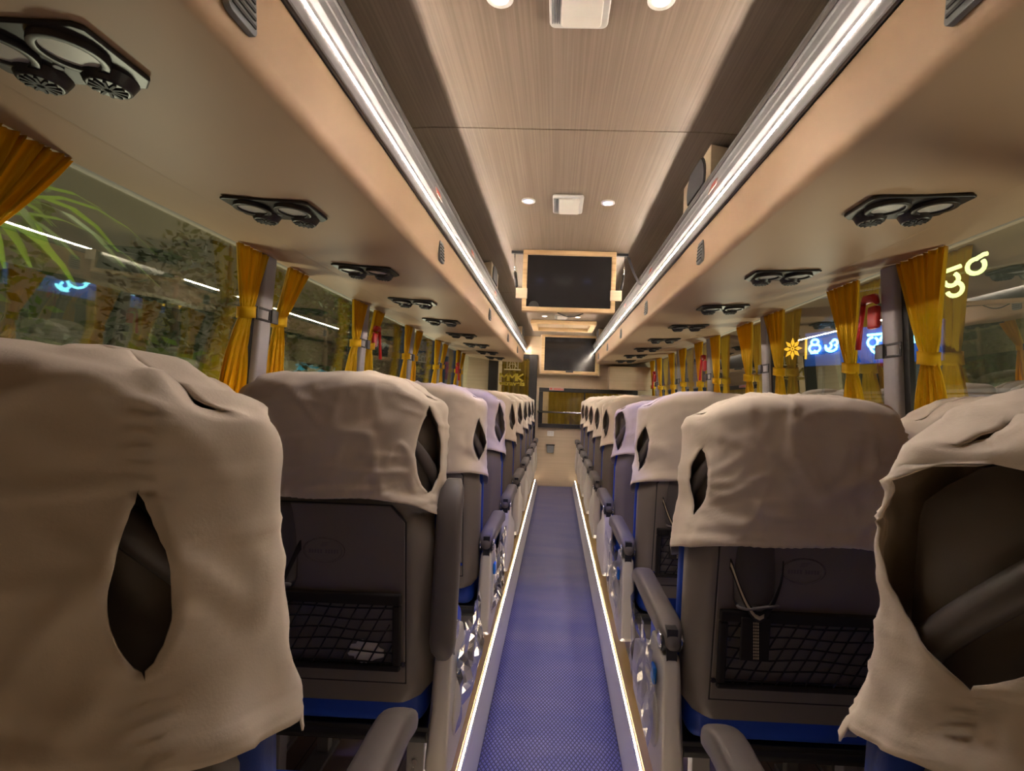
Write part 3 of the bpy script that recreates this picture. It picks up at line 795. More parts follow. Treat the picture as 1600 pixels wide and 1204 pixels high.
def cover_mesh(seed, hem=.86, ztop=1.150, slit=(.036, .040), slit_t=.43, slit_z=(.90, 1.085), N=40, NV=34, frill=True, side_drop=.05, wr=1.0, bag=0.0):
    """fitted cloth headrest cover with a lens-shaped opening at both rear corners.  slit=(left,right) half widths"""
    rnd = random.Random(seed); off = Vector((rnd.uniform(0, 50), rnd.uniform(0, 50), rnd.uniform(0, 50)))
    ts = []
    # columns: seam column duplicated at +-slit_t
    n1 = int(N * .48); n2 = N - n1
    right = [slit_t * i / n1 for i in range(n1 + 1)]
    right2 = [slit_t + (1 - slit_t) * i / n2 for i in range(n2 + 1)]
    segs = [[-t for t in reversed(right2)], [t for t in [-x for x in reversed(right)]][:-1] + right, right2]
    L = HRL[-1]
    def pos(t, v):
        sg = -1 if t < 0 else 1; at = abs(t)
        # v 0 hem .. 1 top ridge
        p0 = lsec(t)
        backness = max(0, 1 - p0.y / .05); side = min(1, max(0, (abs(p0.x) - .15) / .07))
        hz = hem - side_drop * side * (p0.y / .15) + .004 * sin(p0.x * 22 + seed)
        if frill: hz += .012 * backness * (1 - (p0.x / .2) ** 2)
        if p0.y > .14: hz -= .02
        crown = .042 * (abs(p0.x) / .24) ** 5 + .006 * (abs(p0.x) / .24) ** 2
        zt = ztop - crown
        if v < .74:
            k = v / .74; z = hz + (zt - .030 - hz) * k; ky = 0; kx = 0
        elif v < .88:
            a = (v - .74) / .14 * pi / 2
            z = zt - .030 + .030 * sin(a); ky = .38 * (1 - cos(a)); kx = .04 * (1 - cos(a))
        else:
            k = (v - .88) / .12; z = zt + .005 * sin(k * pi / 2); ky = .38 + .62 * k; kx = .04 + .05 * k
        # open the seam
        if slit_z[0] < z < slit_z[1] and v < .8:
            q = (z - slit_z[0]) / (slit_z[1] - slit_z[0])
            prof = (sin(pi * q) ** .8) * (.55 + .6 * (1 - q) if seed % 2 else .7 + .35 * q)
            hw = slit[0 if sg < 0 else 1] * prof / L
            d = at - slit_t
            if d < 0 or (d == 0 and pos.left): 
                at2 = at - hw * math.exp(-((slit_t - at) / .11) ** 2)
            else:
                at2 = at + hw * math.exp(-((at - slit_t) / .11) ** 2)
            t = sg * at2
            flare = .007 * math.exp(-((at - slit_t) / .05) ** 2) * prof
        else: flare = 0
        p = csec(t, z, -.007 - bag - flare)
        yc = .075
        x = p.x * (1 - kx); y = yc + (p.y - yc) * (1 - ky)
        P = Vector((x, y, z))
        # wrinkles
        nrm = Vector((p.x * .6, (p.y - yc) * 1.6, .0)); nrm = nrm.normalized() if nrm.length > 0 else Vector((0, -1, 0))
        if ky > .2: nrm = (nrm * (1 - ky) + Vector((0, 0, 1)) * ky).normalized()
        q = Vector((x * 6, y * 6, z * 4)) + off
        h = noise.noise(q) * .0035 + noise.noise(q * 2.1) * .0015
        for fx, fz, fr, am in ((9, 5, 1.3, .0050), (4, 16, .7, .0045), (14, -9, 2.1, .0040), (6, 3, 3.1, .0055), (3, 9, 4.3, .0045)):
            g = noise.noise(Vector((x * fx + z * fz * .3, y * fx, z * fz - x * 3)) + off * fr)
            h += am * math.exp(-(g / .075) ** 2) * (.3 + .7 * abs(noise.noise(q * .9 + off * fr)) * 2)
        # seam stitching line near the rear corner running down from the shoulder
        sd = abs(abs(t) - slit_t) * L
        if sd < .016: h += .0025 * cos(z * 520 + x * 40) * (1 - sd / .016) * (1 if z > slit_z[1] - .01 or z < slit_z[0] else .5)
        # gathers over the elastic hem
        if frill and v < .25:
            g = (1 - v / .25) ** 1.5 * backness * min(1, max(0, (.19 - abs(p0.x)) / .04))
            h += g * (.0032 + .0030 * sin(p0.x * 330 + 3 * noise.noise(Vector((p0.x * 20, 0, seed)))))
        if v < .055: h += .0022
        P += nrm * h * wr
        return tilt(P)
    m = MB()
    for si, sg_cols in enumerate(segs):
        nu = len(sg_cols) - 1
        def f(u, v, cols=sg_cols, si=si):
            t = cols[int(round(u * nu))]; pos.left = (si == 1)
            return pos(t, v)
        m.grid(f, nu, NV)
    # weld the seam outside the opening
    return m

def weld(o, d=.0004):
    w_ = o.modifiers.new('weld', 'WELD'); w_.merge_threshold = d
    o.modifiers.move(len(o.modifiers) - 1, 0)

def shell_loops(mode='shell'):
    loops = []
    n = 28
    low = [(0, 0), (.10, 0), (.17, 0), (.196, .0), (.208, .004), (.232, .030), (.240, .040), (.240, .060), (.238, .082), (.15, .085), (0, .085)]
    def lowsec(i, wsc):
        t = i / n * 2 - 1; sg = -1 if t < 0 else 1; a = abs(t) * (len(low) - 1); k = int(min(a, len(low) - 2)); f = a - k
        p = Vector(low[k]).lerp(Vector(low[k + 1]), f)
        return Vector((p.x * sg * wsc, p.y))
    zs = [.41, .418, .44, .50, .60, .70, .78, .83, .87, .91, 1.0, 1.03, 1.055, 1.075, 1.088, 1.094]
    for z in zs:
        ws = 1.0
        if z < .44: ws = .90 + .10 * (z - .41) / .03
        mm = min(1, max(0, (z - .80) / .08)); mm = mm * mm * (3 - 2 * mm)
        ky = 0 if z < 1.04 else min(.8, ((z - 1.04) / .058) ** 2)
        L = []
        for i in range(n):
            t = i / n * 2 - 1
            a = lowsec(i, ws); b = hsec(t, .016)
            p = a.lerp(b, mm); x = p.x * (1 - ky * .12); y = .075 + (p.y - .075) * (1 - ky)
            L.append(tilt((x, y, z - max(0, z - .98) / .114 * .05 * (abs(x) / .24) ** 3)))
        loops.append(L)
    return loops

def seat_proto(seed, aisle, hi, cover_kw, label_cover=None):
    """aisle: +1 aisle on the seat's +x side, -1 on its -x side, 0 none"""
    th = thing('bus_seat', 'x', 'bus seat')
    m = MB(); m.loft(shell_loops()); m.obj('back_shell', 'shell', th, smooth=True, bevel=0)
    sh = [c for c in COL.objects if c.parent == th][0]
    bv = sh.modifiers.new('e', 'EDGE_SPLIT'); bv.split_angle = 0.7
    # raised centre panel with dark joint
    if hi:
        pm = Matrix.Identity(4)
        def T(poly, y0, y1, nm, mt, par, **k):
            mm = MB(); mm.prism(poly, 'y', y0, y1); mm.v = [tuple(tilt(p)) for p in mm.v]; return mm.obj(nm, mt, par, **k)
        T([(-.190, .455), (.190, .455), (.184, .825), (.150, .862), (-.150, .862), (-.184, .825)], -.0012, .004, 'panel_joint', 'groove', sh)
        T([(-.1868, .4585), (.1868, .4585), (.181, .824), (.148, .860), (-.148, .860), (-.181, .824)], -.0030, .004, 'centre_panel', 'shell', sh, bevel=.002)
        # badge
        mm = MB(); mm.ring((0, -.0026, .755), .0275, .0245, -.002, axis='y', n=32, ex=1.65); mm.v = [tuple(tilt(p)) for p in mm.v]; bd = mm.obj('badge', 'shell', sh, smooth=True)
        mm = MB()
        mm.ring((0, -.0026, .755), .0290, .0276, -.0004, axis='y', n=32, ex=1.65)
        mm.v = [tuple(tilt(p)) for p in mm.v]; mm.obj('badge_joint', 'groove', bd)
        mm = MB()
        for x0, n_ in ((-.034, 5), (.003, 5)):
            for q in range(n_): mm.box(x0 + q * .0064, x0 + q * .0064 + .0042, -.0036, -.0026, .7485, .7575)
        for q in range(3): mm.prism([(-.009 + q * .002, .764 + q * .0035), (.006 + q * .003, .7655 + q * .0035), (.0065 + q * .003, .767 + q * .0035), (-.0085 + q * .002, .7655 + q * .0035)], 'y', -.0036, -.0026)
        mm.v = [tuple(tilt(p)) for p in mm.v]; mm.obj('badge_lettering', 'arm', bd)
        # net pocket
        T(rrect(-.172, .172, .495, .660, .004), -.0050, -.003, 'pocket_back', 'shell', sh)
        mm = MB()
        for a in ((-.178, .178, .640, .666), (-.178, .178, .490, .503), (-.178, -.160, .503, .640), (.160, .178, .503, .640)): mm.box(a[0], a[1], -.019, -.004, a[2], a[3])
        mm.v = [tuple(tilt(p)) for p in mm.v]; np_ = mm.obj('net_pocket', 'blackfab', sh, bevel=.004)
        mm = MB()
        for q in range(6): 
            z = .510 + q * .0245; mm.tube([tilt((-.165 + .033 * i, -.014 - .003 * sin(i * .9), z + .002 * sin(i + q))) for i in range(11)], .0019, 5)
        for q in range(-2, 12):
            x0 = -.175 + q * .031; pts = []
            for i in range(7):
                x = x0 + i * .0125; z = .503 + i * .0235
                if -.163 < x < .163: pts.append(tilt((x, -.0145, z)))
            if len(pts) > 1: mm.tube(pts, .0019, 5)
        mm.obj('net', 'blackfab', np_, smooth=True)
        for x in (-.185, .185):
            mm = MB(); mm.cyl((x * .985, -.006, .502), .006, .004, axis='y', n=12); mm.v = [tuple(tilt(p)) for p in mm.v]; mm.obj('bolt', 'chrome', sh, smooth=False)
        # folding cup holder: moulded tray, elastic strap
        mm = MB(); cxh = -.105; loops = []
        for z, r in ((.680, .020), (.672, .036), (.690, .044), (.74, .045), (.80, .040), (.84, .034), (.86, .028)):
            d = .026 if z < .7 else .022 * max(.1, (.86 - z) / .2)
            loops.append([tilt((cxh + cos(a) * r, -.002 - max(0, sin(a)) * d, z)) for a in [pi * i / 12 for i in range(13)]])
        mm.loft(loops, cap=False, closed=False); ch = mm.obj('cup_holder', 'shell_core', sh, smooth=True, solid=.002)
        mm = MB(); mm.tube([tilt((cxh + .043 * cos(a), -.028 - .012 * sin(a), .683 + .004 * sin(a * 2))) for a in [pi * i / 14 for i in range(15)]], .0035, 8); mm.obj('holder_rim', 'arm', ch, smooth=True)
        mm = MB()
        def strap(u, v):
            a = pi * (1 - v); x = cxh + .056 * cos(a) * (1 + .15 * (1 - abs(cos(a)))); z = .662 + .105 * (abs(cos(a)) ** 1.6) + .022 * (u - .5)
            return tilt((x, -.010 - .030 * sin(a), z))
        mm.grid(strap, 2, 20); mm.obj('elastic_strap', 'blackfab', ch, smooth=True, solid=.002)
        mm = MB()
        def strap2(u, v):
            p = strap(.3 + u * .4, v * .55); return p + Vector((-.0005, -.0022, 0))
        mm.grid(strap2, 2, 12); o = mm.obj('strap_stitching', 'webbing', ch, smooth=True, solid=.0008)
        mm = MB(); mm.box(cxh - .030, cxh + .032, -.026, -.018, .560, .655); mm.v = [tuple(tilt(p)) for p in mm.v]; mm.obj('holder_tab', 'blackfab', ch, bevel=.002)
        mm = MB()
        for q in range(12):
            for w_ in (-.0045, 0, .0045): mm.box(cxh + .004 - q * .0004 + w_ - .0014, cxh + .004 - q * .0004 + w_ + .0014, -.0275, -.026, .565 + q * .007, .565 + q * .007 + .0045)
        mm.v = [tuple(tilt(p)) for p in mm.v]; mm.obj('tab_stitching', 'webbing', ch)
    # cushions
    m = MB(); loops = []
    for z, sc in ((.40, .86), (.42, .97), (.50, 1), (.78, 1.0), (.84, .97), (.87, .85)):
        loops.append([tilt((x * sc, y, z)) for x, y in ((-.238, .086), (-.241, .12), (-.226, .160), (-.15, .172), (0, .166), (.15, .172), (.226, .160), (.241, .12), (.238, .086))])
    m.loft(loops); m.obj('backrest', 'blue', th, smooth=True, sub=0)
    m = MB(); m.box(-.225, .225, .03, .52, .335, .445); m.obj('seat_cushion', 'blue', th, bevel=.035, seg=4)
    m = MB(); m.box(-.235, .235, .04, .50, .295, .333); m.tube([(-.23, .05, .31), (.23, .05, .31)], .016, 8); m.obj('seat_frame', 'black', th, bevel=.003)
    for x in (-.17, .19):
        m = MB(); m.box(x - .022, x + .022, .10, .14, 0, .30); m.box(x - .018, x + .018, .40, .43, 0, .30); m.box(x - .03, x + .03, .07, .46, 0, .012); lg = m.obj('leg', 'arm_trim' if hi else 'black', th, bevel=.003)
        if hi:
            m = MB(); m.cyl((x, .098, .21), .007, .004, axis='y', n=12); m.obj('leg_bolt', 'chrome', lg)
    # grab handles at the rear corners
    for sx in (-1, 1):
        m = MB(); pts = []
        for k in range(11):
            q = k / 10; tt = .54 - .30 * q; p = hsec(sx * tt, .010); pts.append(tilt((p.x, p.y, .868 + .19 * q ** .8)))
        rr = [.012, .015] + [.0145] * 7 + [.012, .008]
        m.tube(pts, rr, 10, sx=1.0); h = m.obj('grab_handle', 'arm', th, smooth=True)
        if hi:
            p = hsec(sx * .53, -.008); p2 = hsec(sx * .53, .004)
            m = MB(); m.tube([tilt((p2.x, p2.y, .880)), tilt((p.x, p.y, .880))], [.008, .006], 12); m.obj('screw', 'screw', h, smooth=True)
    # cloth cover
    cv = cover_mesh(seed, **cover_kw).obj('headrest_cover', 'cloth', th, smooth=True, solid=.0018)
    weld(cv)
    if aisle:
        s = aisle
        # moulded side panel under the armrest
        prof = [(.0, .525), (.012, .540), (.14, .540), (.17, .49), (.40, .40), (.44, .30), (.40, .245), (.05, .225), (-.010, .262), (-.012, .40)]
        m = MB(); loops = []
        for off_, ins in ((0.250, .012), (.2555, .003), (.262, 0), (.278, 0), (.287, .004), (.290, .014)):
            cx_, cz_ = .2, .38
            loops.append([Vector((s * (off_ - (.018 * max(0, (.36 - z) / .14) if off_ < .26 else 0)), cx_ + (y - cx_) * (1 - ins * 3), cz_ + (z - cz_) * (1 - ins * 4))) for y, z in prof])
        m.loft(loops); sp_ = m.obj('side_panel', 'side_plastic', th, bevel=.004, seg=2)
        if hi:
            m = MB(); m.loft([[Vector((s * x_, .10 + (y - .10) * k, .37 + (z - .37) * k)) for y, z in [(.14 + .11 * cos(a), .36 + .085 * sin(a)) for a in [2 * pi * i / 20 for i in range(20)]]] for x_, k in ((.289, 1), (.294, .93), (.296, .8))]); m.obj('embossed_panel', 'side_plastic', sp_, smooth=True, bevel=0)
            # crumpled clear wrapping film with a blue tag
            m = MB()
            def film(u, v):
                y = .02 + .36 * u; z = .55 - .22 * v
                return Vector((s * (.306 + .020 * noise.noise(Vector((y * 14, z * 14, seed)))), y, z + .03 * noise.noise(Vector((y * 8, 0, seed)))))
            m.grid(film, 14, 10); m.obj('plastic_wrap', 'film', th, smooth=False)
            m = MB(); m.box(*sorted((s * .291, s * .300)), .06, .095, .445, .485); m.obj('recline_button', 'bluebtn', th, bevel=.004)
        m = MB(); m.cyl((s * .248, .035, .565), .026, s * .042, axis='x', n=20); hg = m.obj('hinge', 'black', th, bevel=.003)
        m = MB(); m.cyl((s * .291, .035, .565), .021, s * .004, axis='x', n=20); m.obj('hinge_cap', 'chrome', hg, bevel=.001)
        m = MB(); m.cyl((s * .244, .035, .565), .021, s * .004, axis='x', n=20); m.obj('hinge_cap', 'chrome', hg, bevel=.001)
        m = MB(); m.box(*sorted((s * .258, s * .282)), .005, .032, .50, .60); m.obj('bracket', 'black', hg)
        # armrest: long pad, rounded at both ends, thinning to the rear
        m = MB(); loops = []
        NP = 18
        for k in range(NP + 1):
            q = k / NP; y = .0 + .485 * q
            hw = .029 * (1 - .55 * max(0, 1 - q / .10) ** 2) * (1 - .45 * max(0, (q - .9) / .10) ** 2)
            zt_ = .612 - .030 * max(0, 1 - q / .16) ** 2 - .045 * max(0, (q - .78) / .22) ** 2
            th_ = .045 + .012 * sin(pi * q)
            th_ *= (1 - .4 * max(0, 1 - q / .08)) * (1 - .25 * max(0, (q - .9) / .1))
            L_ = []
            for i in range(16):
                a = 2 * pi * i / 16; cx_, sz_ = cos(a), sin(a)
                L_.append(Vector((s * .268 + hw * math.copysign(abs(cx_) ** .6, cx_), y, zt_ - th_ / 2 + th_ / 2 * math.copysign(abs(sz_) ** .6, sz_))))
            loops.append(L_)
        m.loft(loops); ar = m.obj('armrest', 'arm', th, smooth=True)
        m = MB()
        for sx in (-1, 1):
            m.tube([(s * .268 + sx * .0245, 0.015 + .42 * k / 12, .598 - .028 * max(0, 1 - k / 12 / .16) ** 2 - .02 * max(0, (k / 12 - .85) / .15) ** 2) for k in range(13)], .0022, 6)
        m.obj('armrest_piping', 'arm_trim', ar, smooth=True)
    return th

PITCH_Y, ROW0 = 0.70, 0.47
CX = {('L', 'a'): -.528, ('L', 'w'): -1.002, ('R', 'a'): .528, ('R', 'w'): 1.002}
NEARK = dict(N=64, NV=56)
protos = {}
protos['L0'] = seat_proto(3, +1, True, dict(hem=.825, ztop=1.136, slit=(.02, .019), slit_t=.36, slit_z=(.895, 1.03), wr=1.35, bag=.003, **NEARK))
protos['R0'] = seat_proto(8, -1, True, dict(hem=.845, ztop=1.132, slit=(.085, .03), slit_t=.42, slit_z=(.90, 1.085), wr=1.2, **NEARK))
protos['L1'] = seat_proto(5, +1, True, dict(hem=.865, ztop=1.148, slit=(.02, .040), slit_t=.41, slit_z=(.885, 1.085), side_drop=.09, wr=1.1, **NEARK))
protos['R1'] = seat_proto(12, -1, True, dict(hem=.80, ztop=1.132, slit=(.026, .02), slit_t=.41, slit_z=(.86, 1.01), wr=1.1, **NEARK))
protos['L2'] = seat_proto(21, +1, True, dict(hem=.835, ztop=1.145, slit=(.02, .034), slit_t=.43, slit_z=(.875, 1.03), frill=False))
protos['R2'] = seat_proto(22, -1, True, dict(hem=.835, ztop=1.145, slit=(.034, .02), slit_t=.43, slit_z=(.86, 1.02), frill=False))
protos['L3'] = seat_proto(31, +1, False, dict(hem=.85, ztop=1.140, slit=(.02, .040), slit_t=.43, slit_z=(.88, 1.085), N=30, NV=24, frill=False))
protos['R3'] = seat_proto(32, -1, False, dict(hem=.85, ztop=1.115, slit=(.045, .02), slit_t=.43, slit_z=(.86, 1.075), N=30, NV=24, frill=False))
protos['L4'] = seat_proto(41, +1, False, dict(hem=.84, ztop=1.145, slit=(.02, .030), slit_t=.43, slit_z=(.90, 1.07), N=26, NV=22, frill=False))
protos['R4'] = seat_proto(42, -1, False, dict(hem=.84, ztop=1.145, slit=(.034, .02), slit_t=.43, slit_z=(.88, 1.05), N=26, NV=22, frill=False))
protos['W'] = seat_proto(51, 0, True, dict(hem=.84, ztop=1.14, slit=(.02, .02), slit_t=.43, slit_z=(.90, 1.06), frill=False))
protos['W2'] = seat_proto(52, 0, False, dict(hem=.84, ztop=1.14, slit=(.02, .02), slit_t=.43, slit_z=(.90, 1.06), N=26, NV=22, frill=False))
used = set()
def place(key, x, y, label):
    p = protos[key]
    if key in used: p = dup(p)
    used.add(key)
    p.location = (x, y, .09); p['label'] = label; p['group'] = 'bus seats in rows'
    return p
DESC = {('L', 0): 'rumpled cover hanging low', ('R', 0): 'wide opening showing its grab handle', ('L', 1): 'frilled elastic hem and raised armrest', ('R', 1): 'long cover, strapped cup holder'}
raised = None
for r in range(9):
    y = ROW0 + PITCH_Y * r if r else .405
    for sd in 'LR':
        k = min(r, 4)
        if sd + str(k) not in protos: k = 4
        extra = DESC.get((sd, r))
        lab = 'cloth-covered bus seat %s of the aisle, %s row%s' % ('left' if sd == 'L' else 'right', ORD[r], (', ' + extra) if extra else '')
        o = place(sd + str(k), CX[sd, 'a'], y, lab)
        if (sd, r) == ('L', 1): raised = o
        o = place('W' if r < 2 else 'W2', CX[sd, 'w'] + (.004 if sd == 'R' else -.004), y + .01, 'grey bus seat with cloth cover beside the %s window, %s row from the camera' % ('left' if sd == 'L' else 'right', ORD[r]))
        o.scale = (.90, 1, 1)
# the second left seat has its armrest folded upright
for c in [c for c in COL.objects if c.parent == raised and c.name.startswith('armrest')]:
    piv = Vector((0, .018, .565)); c.matrix_parent_inverse = Matrix.Identity(4)
    c.matrix_local = Matrix.Translation(piv + Vector((0, 0, -.045))) @ Matrix.Rotation(radians(86), 4, 'X') @ Matrix.Diagonal((1, .84, 1, 1)) @ Matrix.Translation(-piv) 

# tissue in the net pocket of the second left seat
m = MB()
def ts(u, v):
    a = 2 * pi * u; b = pi * (v - .5)
    r = .022 * (1 + .5 * noise.noise(Vector((cos(a) * cos(b) * 2.5, sin(a) * cos(b) * 2.5, sin(b) * 2.5))))
    return Vector((cos(a) * cos(b) * r * 1.6, sin(a) * cos(b) * r * .16, sin(b) * r))
m.grid(ts, 24, 16); o = m.obj('crumpled_tissue', 'tissue')
tp = tilt((.10, -.0095, .530)); o.location = (CX['L', 'a'] + tp.x, ROW0 + PITCH_Y + tp.y, .09 + tp.z)
tag(o, 'crumpled pale tissue inside the net pocket of the second left seat', 'tissue')

# ------------------------------------------------------------------ outside
m = MB(); m.box(-14, 14, -8, 22, -1.3, -1.2); struct(m.obj('ground', 'ground'))
def leafy(name, loc, r, h, nleaf, size, mt, label, seed, frond=False):
    rnd = random.Random(seed); th = thing(name, label, 'shrub' if not frond else 'palm', loc, 0, None)
    m = MB()
    for k in range(nleaf):
        if frond:
            a = rnd.uniform(0, 2 * pi); ln = rnd.uniform(.5, .9); el = rnd.uniform(.5, 1.2)
            prev = None; wd = .022
            pts = [Vector((cos(a) * cos(el) * ln * q, sin(a) * cos(el) * ln * q, h + sin(el) * ln * q - .75 * ln * q * q)) for q in [i / 6 for i in range(7)]]
            sdv = Vector((-sin(a), cos(a), 0))
            vs = []
            for i, p in enumerate(pts):
                w_ = wd * sin(pi * (i + .4) / 7); vs += [p - sdv * w_, p + sdv * w_]
            m.add(vs, [(2 * i, 2 * i + 1, 2 * i + 3, 2 * i + 2) for i in range(6)])
        else:
            d = Vector((rnd.gauss(0, 1), rnd.gauss(0, 1), rnd.gauss(0, 1))).normalized() * rnd.uniform(.55, 1) ** .5
            c = Vector((d.x * r, d.y * r * 1.2, h / 2 + d.z * h / 2))
            u = Vector((rnd.uniform(-1, 1), rnd.uniform(-1, 1), rnd.uniform(-.6, .8))).normalized(); v = u.cross(Vector((rnd.uniform(-1, 1), rnd.uniform(-1, 1), rnd.uniform(-1, 1)))).normalized()
            s_ = size * rnd.uniform(.6, 1.3)
            m.add([c, c + u * s_ * .5 + v * s_ * .28, c + u * s_ * 1.1, c + u * s_ * .5 - v * s_ * .28], [(0, 1, 2, 3)])
    m.obj('foliage', mt, th)
    m = MB(); m.tube([(0, 0, -.10), (.02, 0, h * .5), (0, .02, h * .8)], [.05, .035, .015], 7); m.obj('stem', 'bark', th, smooth=True)
k = 0
spots = [(-3.3, 1.6, .48, 1.9), (-3.75, 2.9, .5, 2.5), (-3.3, 4.25, .48, 1.8), (-3.8, 5.7, .6, 2.7), (-3.4, 7.3, .55, 2.0), (-3.9, 9.0, .75, 2.6), (-3.5, 11.0, .9, 2.3)]
for x, y, r, h in spots:
    leafy('garden_shrub', (x, y, .7), r, h, 1100, .085, ('leaf', 'leaf_bright', 'leaf_pale')[k % 3 if k % 3 != 1 or k % 2 else 0], 'leafy green shrub outside the left windows, %s from the camera' % ORD[k], 100 + k)
    k += 1
for k, (x, y, mt) in enumerate(((-2.6, 2.45, 'leaf_pale'), (-2.6, 3.3, 'leaf_bright'), (-2.15, 3.95, 'leaf_pale'))):
    leafy('low_shrub', (x, y, .75), .35, .75, 240, .10, mt, 'low %s plant just outside the left glass, %s from the camera' % ('bright green' if mt == 'leaf_bright' else 'pale green', ORD[k]), 200 + k)
    m = MB(); m.box(x - .2, x + .2, y - .3, y + .3, -1.2, .64); tag(m.obj('planter', 'fac_dark', bevel=.01), 'dark planter block under the %s low plant' % ORD[k], 'planter')
leafy('palm_plant', (-2.05, 1.62, .75), .3, .95, 30, .1, 'leaf_frond', 'palm with long arching bright fronds outside the nearest left window', 300, frond=True)
m = MB(); m.box(-2.2, -1.8, 1.42, 1.82, -1.2, .66); tag(m.obj('planter', 'fac_dark', bevel=.01), 'dark planter block under the arching palm', 'planter')
for i, (x, y, r, h) in enumerate(spots):
    m = MB(); m.box(x - .35, x + .35, y - .45, y + .45, -1.2, .60); tag(m.obj('planter', 'fac_dark', bevel=.01), 'dark planter block under the %s tall shrub' % ORD[i], 'planter')
th = thing('blue_sheet', 'blue plastic sheet hung on two posts among the plants outside the left windows', 'sheet', (-2.35, 4.45, -1.2))
m = MB(); m.grid(lambda u, v: Vector((.05 * sin(u * 9), .8 * u, 2.22 + .40 * v + .03 * sin(u * 14))), 14, 6); m.obj('sheet', 'dustyblue', th, smooth=True, solid=.004)
for q in (0, .8):
    m = MB(); m.tube([(-.02, q, 0), (-.02, q, 2.66)], .018, 8); m.obj('post', 'fac_dark', th, smooth=True)
m = MB(); m.box(-5.2, -5.0, -3, 16, -1.2, 3.6); tag(m.obj('garden_wall', 'fac_dark'), 'dark boundary wall behind the shrubs on the left', 'wall')

# street side on the right
m = MB(); m.box(5.6, 5.9, -4, 18, -1.2, 5); tag(m.obj('shop_building', 'fac_olive'), 'dark shop building front beyond the right windows', 'building')
th = thing('roller_shutter', 'grey horizontal slatted shutter below the blue neon sign', 'shutter', (4.9, 7.2, 0))
m = MB()
for k in range(34): m.box(-.02, .02, -3.2, 2.6, -.6 + k * .062, -.6 + k * .062 + .045)
m.obj('slats', 'shutter', th)
m = MB(); m.box(.025, .06, -3.2, 2.6, -.7, 1.55); m.obj('shutter_back', 'fac_dark', th)
def face_cam(o, p):
    d = Vector((CAMX, 0, CAMZ)) - Vector(p); o.rotation_euler = (0, 0, math.atan2(d.x, -d.y))
th = thing('neon_sign', 'glowing blue neon shop sign with curly letters and an amber flower', 'neon sign', (4.0, 7.1, 2.09))
ang = radians(62)
th.rotation_euler = (0, 0, -ang)
# sign frame: local x runs along the sign, local -y faces the bus
def strokes(pts, name, mt, r, closed=False):
    m_ = MB(); p = [Vector((a, -.03, b)) for a, b in pts]
    if closed: p.append(p[0])
    m_.tube(p, r, 6); return m_.obj(name, mt, th, smooth=True)
def arc(cx, cz, r, a0, a1, n=14, rz=None):
    rz = rz or r
    return [(cx + r * cos(radians(a0 + (a1 - a0) * i / n)), cz + rz * sin(radians(a0 + (a1 - a0) * i / n))) for i in range(n + 1)]
LETTERS = []
def signxs(px):   # place a letter where a line of sight through the photo's column meets the sign line
    a = (px - 869) / 800.0
    # world (x,y) = base + l*(cos,-sin); solve x - CAMX = a*y
    bx, by = 4.0, 7.1; c, s_ = cos(ang), -sin(ang)
    return (a * by - (bx - CAMX)) / (c - a * s_)
l0, l1 = signxs(1233), signxs(1253)
cxf = l0
for k in range(8):
    a = k * pi / 4
    m_ = MB(); pts = []
    c_, s_ = cos(a), sin(a)
    for q, wv in ((.035, 0), (.09, .03), (.165, 0), (.09, -.03)): pts.append((cxf + c_ * q - s_ * wv, s_ * q + c_ * wv))
    m_.prism(pts, 'y', -.03, -.02); m_.obj('flower_petal', 'neon_amber', th)
m_ = MB(); m_.ring((cxf, -.03, 0), .03, .015, .01, axis='y', n=14); m_.obj('flower_centre', 'neon_amber', th)
m_ = MB(); m_.box(l1 - .012, l1 + .012, -.03, -.01, -.17, .15); m_.obj('divider', 'neon_amber', th)
R_ = .017
c = signxs(1267)
strokes(arc(c - .03, -.02, .055, 60, 320) , 'letter', 'neon_blue', R_); strokes(arc(c + .035, -.02, .05, -140, 120), 'letter', 'neon_blue', R_); strokes(arc(c, .07, .055, -60, 240, rz=.04), 'letter', 'neon_blue', R_); strokes([(c - .06, -.085), (c + .05, -.085)], 'letter', 'neon_blue', R_)
c = signxs(1292)
strokes(arc(c - .04, .0, .045, -200, 60), 'letter', 'neon_blue', R_); strokes(arc(c, -.02, .085, 180, 370, rz=.06), 'letter', 'neon_blue', R_); strokes(arc(c + .05, .04, .04, -90, 170), 'letter', 'neon_blue', R_)
c = signxs(1320)
strokes(arc(c, 0, .07, -60, 240), 'letter', 'neon_blue', R_); strokes([(c - .07, .09), (c + .07, .09)], 'letter', 'neon_blue', R_)
c = signxs(1362)
strokes([(c - .13, .1), (c + .13, .1)], 'letter', 'neon_blue', R_); strokes(arc(c - .06, .0, .065, -270, 60), 'letter', 'neon_blue', R_); strokes(arc(c + .02, -.04, .11, 190, 340), 'letter', 'neon_blue', R_); strokes(arc(c + .08, .02, .045, -90, 200), 'letter', 'neon_blue', R_)
strokes(arc(c + .14, -.15, .045, -220, 60), 'letter', 'neon_blue', R_); strokes(arc(c + .14, -.13, .09, -120, -10), 'letter', 'neon_blue', R_)
c = signxs(1420); strokes([(c, -.05), (c, .08)], 'letter', 'neon_blue', R_ * 1.6)
m_ = MB(); la, lb = signxs(1254), signxs(1445); m_.box(min(la, lb) - .05, max(la, lb) + .1, 0, .05, -.28, .22); m_.obj('sign_board', 'bluepanel', th, bevel=.01)
m_ = MB(); [m_.box(q - .03, q + .03, .05, .11, -3.29, .1) for q in (-.5, .8)]; m_.obj('post', 'fac_dark', th)
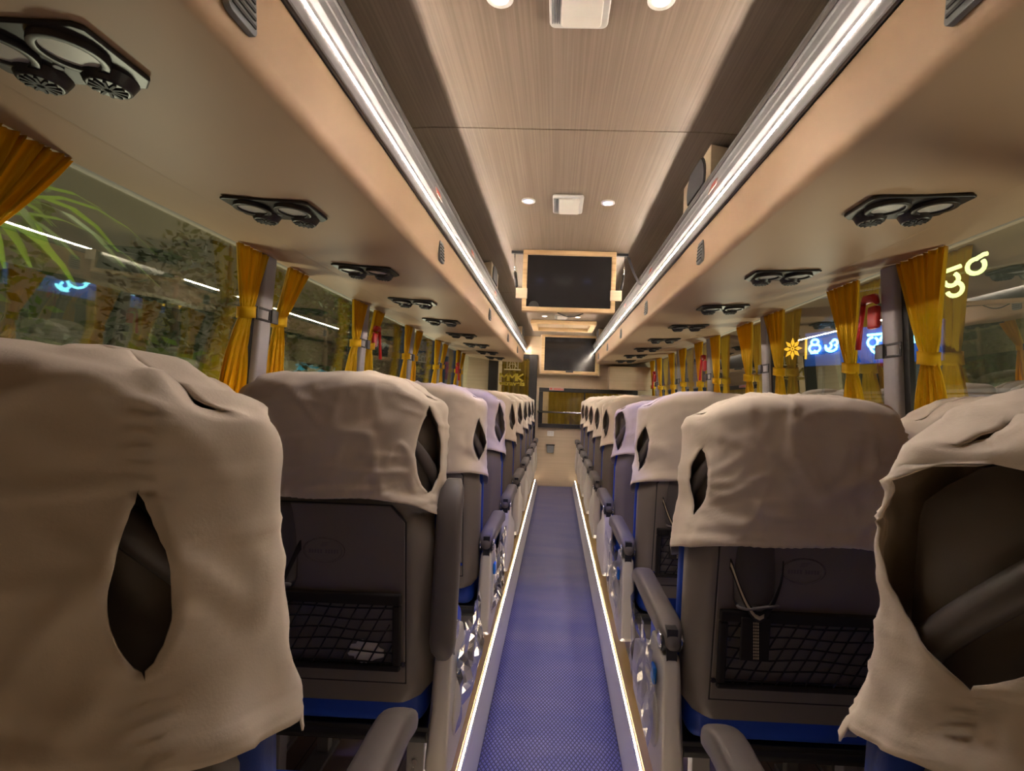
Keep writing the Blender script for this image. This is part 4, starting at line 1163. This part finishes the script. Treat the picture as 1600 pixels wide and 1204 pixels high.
# upper lime sign
th = thing('lime_sign', 'pale lime glowing letters high outside the right windows', 'neon sign', (3.9, 5.05, 2.57)); th.rotation_euler = (0, 0, -ang)
c = 0.0
R_ = .021
strokes([(c - .16, .03), (c - .02, .06)], 'letter', 'neon_lime', R_); strokes(arc(c - .10, -.06, .06, 60, -170), 'letter', 'neon_lime', R_); strokes(arc(c - .07, -.16, .065, 90, -160), 'letter', 'neon_lime', R_)
strokes(arc(c + .10, .03, .07, 80, 400), 'letter', 'neon_lime', R_); strokes([(c + .10, .10), (c + .16, .13), (c + .19, .13)], 'letter', 'neon_lime', R_)
c = -2.12
strokes([(c - .02, .16), (c + .12, .20), (c + .10, .10), (c - .02, .16)], 'letter', 'neon_lime', R_); strokes(arc(c + .08, -.02, .09, 130, 290), 'letter', 'neon_lime', R_)
m_ = MB(); m_.box(-2.4, .5, -.02, .0, -.02, .0); m_.obj('mounting_bar', 'fac_dark', th)
m_ = MB(); [m_.box(q - .02, q + .02, .0, .04, -3.77, .0) for q in (-2.37, .45)]; m_.obj('post', 'fac_dark', th)
# added fill lights outside the bus, and the glow of the blue sign
def lamp(name, loc, e, col, r=.3):
    ld = bpy.data.lights.new(name, 'POINT'); ld.energy = e; ld.color = col; ld.shadow_soft_size = r
    lo = bpy.data.objects.new(name, ld); COL.objects.link(lo); lo.location = loc
for y in (1.8, 4.2, 6.6):
    lamp('garden_low_fill_light', (-1.9, y + .3, .75), 32, (1, .90, .72), .15)  # added fill, shines in to lift the left rack underside and curtains
    lamp('kerb_low_fill_light', (2.0, y - .6, .75), 34, (1, .90, .74), .15)  # same added fill from the right, for rack underside and curtains
lamp('garden_high_fill_light', (-2.3, 3.2, 3.6), 90, (1, .95, .75))  # unseen fill added overhead so the foliage shows
lamp('garden_high_fill_light', (-2.4, 7.5, 3.6), 90, (1, .95, .75))  # second added fill for the farther shrubs
lamp('street_fill_light', (3.2, 4.4, 4.2), 90, (1, .95, .8))  # unseen fill added to brighten the shop front
lamp('sign_glow_light', (3.5, 6.6, 2.2), 14, (.2, .5, 1), .2)
